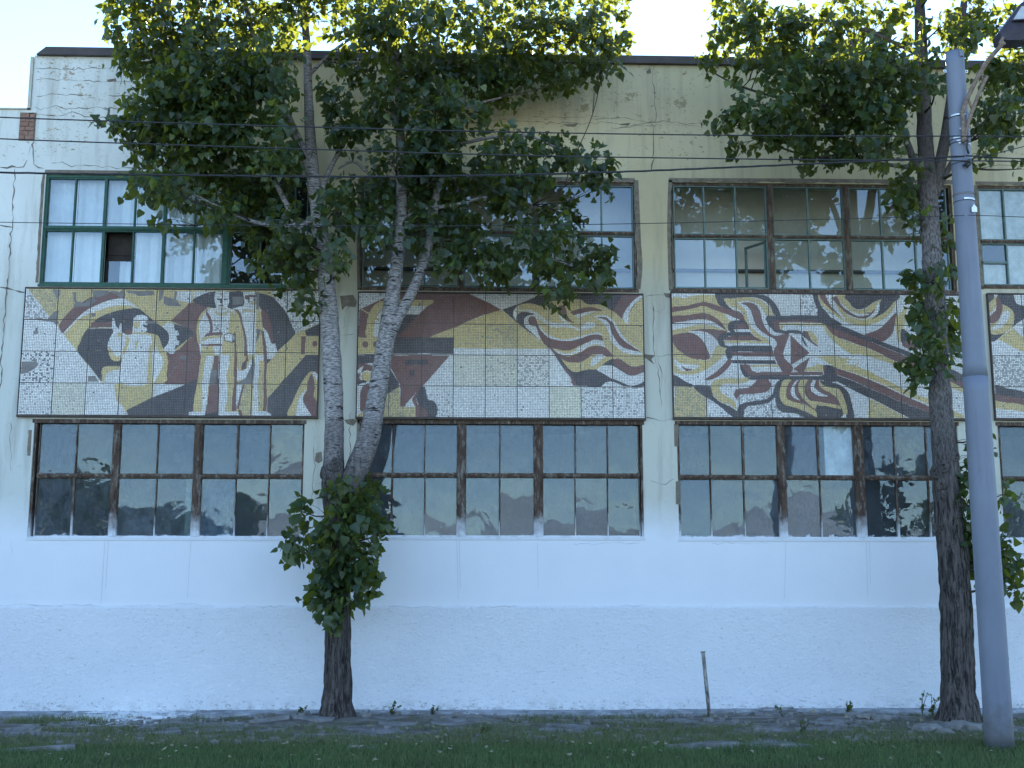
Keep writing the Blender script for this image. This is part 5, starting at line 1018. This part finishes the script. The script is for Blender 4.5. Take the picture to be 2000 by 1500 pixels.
# ================================================================= broken pavement along the wall
pav = tag(bpy.data.objects.new("pavement", None), kind="structure"); COL.objects.link(pav)
seeds = []
for iy in range(9):
    for ix in range(34):
        seeds.append((-10.5 + ix * .76 + random.uniform(-.36, .36) + (iy % 2) * .4, -.66 - iy * .42 + random.uniform(-.19, .19)))
SD = np.array(seeds)
def clip(poly, p, nrm):
    out = []
    for i in range(len(poly)):
        a, b = poly[i], poly[(i + 1) % len(poly)]; da, db = np.dot(a - p, nrm), np.dot(b - p, nrm)
        if da <= 0: out.append(a)
        if (da < 0) != (db < 0): out.append(a + (b - a) * (da / (da - db)))
    return out
gaps = []
for i, s in enumerate(SD):
    keep = noise.noise(Vector((s[0] * .55, s[1] * .9, 2.2))) + (.08 if s[1] > -2.6 else -.05)
    if random.random() < (.5 if s[1] < -3.4 else .14): keep -= .6
    poly = [s + np.array(v) for v in ((-1.2, -.8), (1.2, -.8), (1.2, .8), (-1.2, .8))]
    for j in np.argsort(((SD - s) ** 2).sum(1))[1:16]:
        m = (SD[j] - s); L = np.linalg.norm(m); poly = clip(poly, s + m * .5 - m / L * random.uniform(.012, .06), m / L)
        if not poly: break
    if len(poly) < 3: continue
    if keep < -.16: gaps.append((s, .45)); continue
    # rough the outline a little
    pts = []
    for k in range(len(poly)):
        a, b = poly[k], poly[(k + 1) % len(poly)]; nseg = max(1, int(np.linalg.norm(b - a) / .16))
        for t in range(nseg): pts.append(a + (b - a) * t / nseg + (rng.normal(0, .014, 2)))
    tx, ty, dz = random.gauss(0, .03), random.gauss(0, .04), random.uniform(-.014, .026)
    q = MB(); q.slab([(p[0], p[1]) for p in pts], -.05, dz, lambda x, y: ground_h(x, y) + (x - s[0]) * tx + (y - s[1]) * ty)
    q.build("slab", M['slab'], pav)
# apron of smooth concrete against the wall, splashed with whitewash
q = MB(); x = -11.0
while x < 15:
    w = random.uniform(1.4, 2.8); h = random.uniform(.012, .028)
    q = MB(); n = 14; v = []
    for i in range(n + 1):
        xx = x + (w - .012) * i / n; e = .05 * noise.noise(Vector((xx * 2, 5, 0)))
        v += [(xx, -.03, .075 + h), (xx, -.42 - e, .03 + h + ground_h(xx, -.4)), (xx, -.44 - e, -.06)]
    q.add(v, [(3 * i + k + 1, 3 * i + k + 4, 3 * i + k + 3, 3 * i + k) for i in range(n) for k in range(2)]); q.build("apron_slab", M['apron'], pav); x += w
# stones by the right tree
SL = {1655: "leftmost small grey stone of the heap left of the right poplar", 1668: "small stone second from the left in the heap left of the right poplar", 1685: "bigger rough stone near the middle of the heap left of the right poplar", 1697: "lowest small stone at the front of the heap left of the right poplar",
      1702: "small stone behind the lowest one of the heap left of the right poplar", 1722: "largest rough stone, right of the middle of the heap left of the right poplar", 1742: "rightmost small stone of the heap left of the right poplar", 1812: "flat grey stone at the grass edge, left of the right poplar's foot",
      1846: "small flat stone at the grass edge just below the right poplar's foot", 1885: "largest flat grey stone at the grass edge between the right poplar and the lamp post"}
for (px, py, s) in ((1668,1402,.10),(1685,1404,.12),(1702,1402,.09),(1722,1406,.13),(1742,1403,.08),(1812,1424,.17),(1846,1428,.11),(1885,1424,.20),(1655,1398,.07),(1697,1410,.07)):
    d = (1.70) * FPX / (py - 1186); y = -21 + d; c = W(px, py, y); bm_ = bpy.data.meshes.new("stone")
    import bmesh
    bm = bmesh.new(); bmesh.ops.create_icosphere(bm, subdivisions=2, radius=1)
    for v in bm.verts:
        f = 1 + .35 * noise.noise(v.co * 1.4 + Vector((px, 0, 0))) + .15 * noise.noise(v.co * 4 + Vector((px, 3, 0))); v.co = Vector((v.co.x * s * f * 1.25, v.co.y * s * f, v.co.z * s * f * .55))
    bm.to_mesh(bm_); bm.free(); bm_.materials.append(M['stone']); o = bpy.data.objects.new("stone", bm_); link(o); o.location = (c.x, y, ground_h(c.x, y) + s * .15)
    tag(o, SL[px], "stone", "stones near the right poplar")

# ================================================================= grass
def blades(name, X, Y, H, Wd, tint, lean=.5):
    n = len(X); a = rng.random(n) * 2 * np.pi; Z = np.array([ground_h(x, y) for x, y in zip(X, Y)]) - .01 if n < 40000 else np.zeros(n) - .01
    dx, dy = np.cos(a) * Wd / 2, np.sin(a) * Wd / 2; la = rng.random(n) * 2 * np.pi; l1 = H * lean * (.3 + rng.random(n)); lx, ly = np.cos(la) * l1, np.sin(la) * l1
    V = np.stack([np.stack([X - dx, Y - dy, Z], 1), np.stack([X + dx, Y + dy, Z], 1), np.stack([X + dx * .7 + lx * .35, Y + dy * .7 + ly * .35, Z + H * .6], 1), np.stack([X - dx * .7 + lx * .35, Y - dy * .7 + ly * .35, Z + H * .6], 1), np.stack([X + lx, Y + ly, Z + H], 1)], 1)
    b = np.arange(n) * 5
    F3 = np.concatenate([np.stack([b, b + 1, b + 2], 1), np.stack([b, b + 2, b + 3], 1), np.stack([b + 3, b + 2, b + 4], 1)])
    me = npmesh(name, V.reshape(-1, 3), F3, M['grass'], 3); face_attr(me, "tint", np.tile(tint, 3)); o = link(bpy.data.objects.new(name, me)); o["kind"] = "stuff"; return o
n = 120000; X = rng.uniform(-8.5, 10.5, n); Y = -4.15 - (rng.random(n) ** 1.15) * 4.6
edge = np.array([.35 * noise.noise(Vector((x * .6, 0, 5))) + .18 * noise.noise(Vector((x * 2.1, 3, 5))) for x in X])
k = Y < -4.1 + edge; X, Y = X[k], Y[k]; n = len(X)
dry = np.clip((Y + 5.0) / .9, 0, 1); tint = np.where(rng.random(n) < .04 + dry * .45, .95, np.clip(rng.normal(.42, .2, n), 0, .8))
blades("grass", X, Y, np.clip(rng.normal(.060, .02, n), .025, .13) * (1 - .45 * dry) * np.array([1 + .5 * noise.noise(Vector((x * 1.5, y * 1.5, 4))) for x, y in zip(X, Y)]), np.full(n, .0075), tint)
# weeds and thin grass between the slabs
n = 90000; X = rng.uniform(-8.5, 10.5, n); Y = rng.uniform(-4.6, -.35, n)
f = np.array([noise.noise(Vector((x * .6, y * 1.6, 11))) + .6 * noise.noise(Vector((x * 3, y * 4, 2))) - (.15 if y > -3.3 else -.25) + (.35 if (x > 5.6 and y < -1.2) else 0) + .8 * math.exp(-((x + 2.35) ** 2 + (y + 1.35) ** 2) / .5) + .7 * math.exp(-((x - 6.9) ** 2 + (y + 2.1) ** 2) / .6) for x, y in zip(X, Y)])
g = np.zeros(n)
for s, r in gaps: g = np.maximum(g, np.exp(-((X - s[0]) ** 2 + (Y - s[1]) ** 2 * 2) / (2 * (r * .7) ** 2)))
k = (f + g * .75) > .12; X, Y = X[k], Y[k]; n = len(X)
tint = np.where(rng.random(n) < .6, .95, np.clip(rng.normal(.45, .2, n), 0, .82))
blades("weeds", X, Y, np.clip(rng.normal(.050, .028, n), .015, .17) + .02, np.full(n, .008), tint, .9)
q = MB()
for i in range(900):
    x = random.uniform(-8.5, 10.5); y = -.35 - random.random() * 4.0
    if noise.noise(Vector((x * .5, y * .8, 31))) < -.05: continue
    s = abs(random.gauss(0, .022)) + .008; z = ground_h(x, y) + .028; k = 5
    q.slab([(x + s * random.uniform(.6, 1.5) * math.cos(t * 2 * math.pi / k), y + s * random.uniform(.6, 1.2) * math.sin(t * 2 * math.pi / k)) for t in range(k)], z - .03, z + s * .5)
o = q.build("rubble", M['stone']); o["kind"] = "stuff"
# a few taller weeds one can pick out
def weed(px, y, h, label):
    c = W(px, 1390, y); z = ground_h(c.x, y); T = thing("weed", (c.x, y, z), label, "weed", "tall weeds along the wall")
    for i in range(random.randint(3, 5)):
        e = Vector((c.x + random.gauss(0, h * .35), y + random.gauss(0, h * .2), z + h * random.uniform(.6, 1))); s = Vector((c.x, y, z - .01)); m = (s + e) / 2 + Vector((0, 0, h * .12))
        q = MB(); Q = catmull([s, m, e], .03); q.tube(Q, [.004] * len(Q), 4); q.build("stem", M['twig'], T)
        k = random.randint(5, 9); pos = np.array([np.array(Q[random.randrange(len(Q) // 3, len(Q))]) + rng.normal(0, .012, 3) for _ in range(k)])
        o = link(bpy.data.objects.new("leaves", leaves_mesh("leaves", pos, leaf_frames(k, None, -.2), np.clip(rng.normal(.045, .012, k), .02, .08), np.clip(rng.normal(.6, .2, k), 0, .85))), T); o["kind"] = "stuff"
for px, y, h, lb in ((765,-.55,.20,"small leafy weed at the wall foot just right of the forked poplar"),(845,-.5,.16,"small weed at the wall foot, farther right of the forked poplar"),(590,-.6,.10,"tiny weed at the wall foot left of the forked poplar"),(1655,-.9,.24,"leafy weed on the mound left of the right poplar"),(1800,-.8,.42,"tall thin weed against the wall beside the right poplar trunk"),(1820,-.85,.34,"thin weed touching the right poplar trunk"),(1565,-3.4,.17,"broad-leaved weed at the grass edge right of the leaning post"),(1528,-1.2,.20,"spindly weed right of the leaning post"),(940,-3.3,.14,"low tuft of weed on the broken pavement in the middle")):
    weed(px, y, h, lb)
# fallen leaves on the pavement and lawn
n = 420; X = rng.uniform(-8, 10, n); Y = rng.uniform(-6.5, -.6, n); Z = np.array([ground_h(x, y) + .045 for x, y in zip(X, Y)]); Z = np.where(Y < -4.2, .05, Z)
fr = leaf_frames(n, None, 0); nr = np.stack([rng.normal(0, .25, n), rng.normal(0, .25, n) - .2, np.ones(n)], 1); tp = rng.normal(0, 1, (n, 3)); tp -= nr * (tp * nr).sum(1)[:, None] / (nr ** 2).sum(1)[:, None]; tp /= np.linalg.norm(tp, axis=1)[:, None]; nr /= np.linalg.norm(nr, axis=1)[:, None]
fr = np.stack([np.cross(tp, nr), tp, nr], 2)
M_l = simple("dry_leaf", (.20, .16, .09), (.36, .32, .22), 30, .8, 0); me = leaves_mesh("fallen_leaves", np.stack([X, Y, Z], 1), fr, np.clip(rng.normal(.05, .02, n), .02, .09), np.full(n, .9)); me.materials.clear(); me.materials.append(M_l)
tag(link(bpy.data.objects.new("fallen_leaves", me)), kind="stuff")

# ================================================================= across the road: what the panes mirror
def hill_h(x, y):
    d = max(0, min(1, (-y - 110) / 160)); d = d * d * (3 - 2 * d)
    return d * (21 + 7 * noise.noise(Vector((x * .006, 2, 1))) + 3 * noise.noise(Vector((x * .02, y * .02, 1))) + .8 * noise.noise(Vector((x * .07, y * .07, 1)))) - .5
o = sheet("hill", -420, 420, -420, -100, 90, 34, 0, M['hill'], hill_h)
def far_tree(x, y, h, w, label, seed):
    global rng
    rng = np.random.default_rng(seed); random.seed(seed)
    T = thing("broadleaf_tree", (x, y, 0), label, "tree", "trees across the road")
    q = MB(); q.tube([(x, y, -.1), (x + .1, y, h * .3), (x - .1, y, h * .6), (x, y, h * .9)], [.26, .2, .13, .04], 10, .08, 3); q.build("trunk", M['bark_dark'], T, True)
    pos = []; 
    for i in range(16):
        c = np.array((x + random.gauss(0, w * .36), y + random.gauss(0, w * .3), h * random.uniform(.3, .95))); k = 260
        q = MB(); q.tube([(x, y, c[2] * .55), ((x + c[0]) / 2, (y + c[1]) / 2, c[2] * .85), tuple(c)], [.09, .06, .02], 6); q.build("branch", M['twig'], T, True)
        u = rng.normal(0, 1, (k, 3)); u /= np.linalg.norm(u, axis=1)[:, None]; pos.append(c + u * (rng.random(k) ** .4)[:, None] * np.array((w * .26, w * .26, h * .13)))
    pos = np.concatenate(pos); n = len(pos)
    link(bpy.data.objects.new("foliage", leaves_mesh("foliage", pos, leaf_frames(n), np.clip(rng.normal(.34, .07, n), .15, .5), np.clip(rng.normal(.35, .15, n), 0, .8))), T)["kind"] = "stuff"
for i, (x, y, h, w, lb) in enumerate(((-29, -52, 10.5, 7, "tall dark tree across the road, mirrored in the left end of the lower left window"), (-23.5, -50, 9.5, 6, "dark tree across the road, mirrored left of centre in the lower left window"), (-18.5, -53, 8.0, 6, "lower round tree across the road, mirrored in the middle of the lower left window"), (-14.2, -49, 7.2, 4.5, "small tree across the road, mirrored in the right end of the lower left window"), (31, -55, 8.5, 6, "round tree across the road, mirrored in the lower window beyond the lamp post"))):
    far_tree(x, y, h, w, lb, 40 + i)
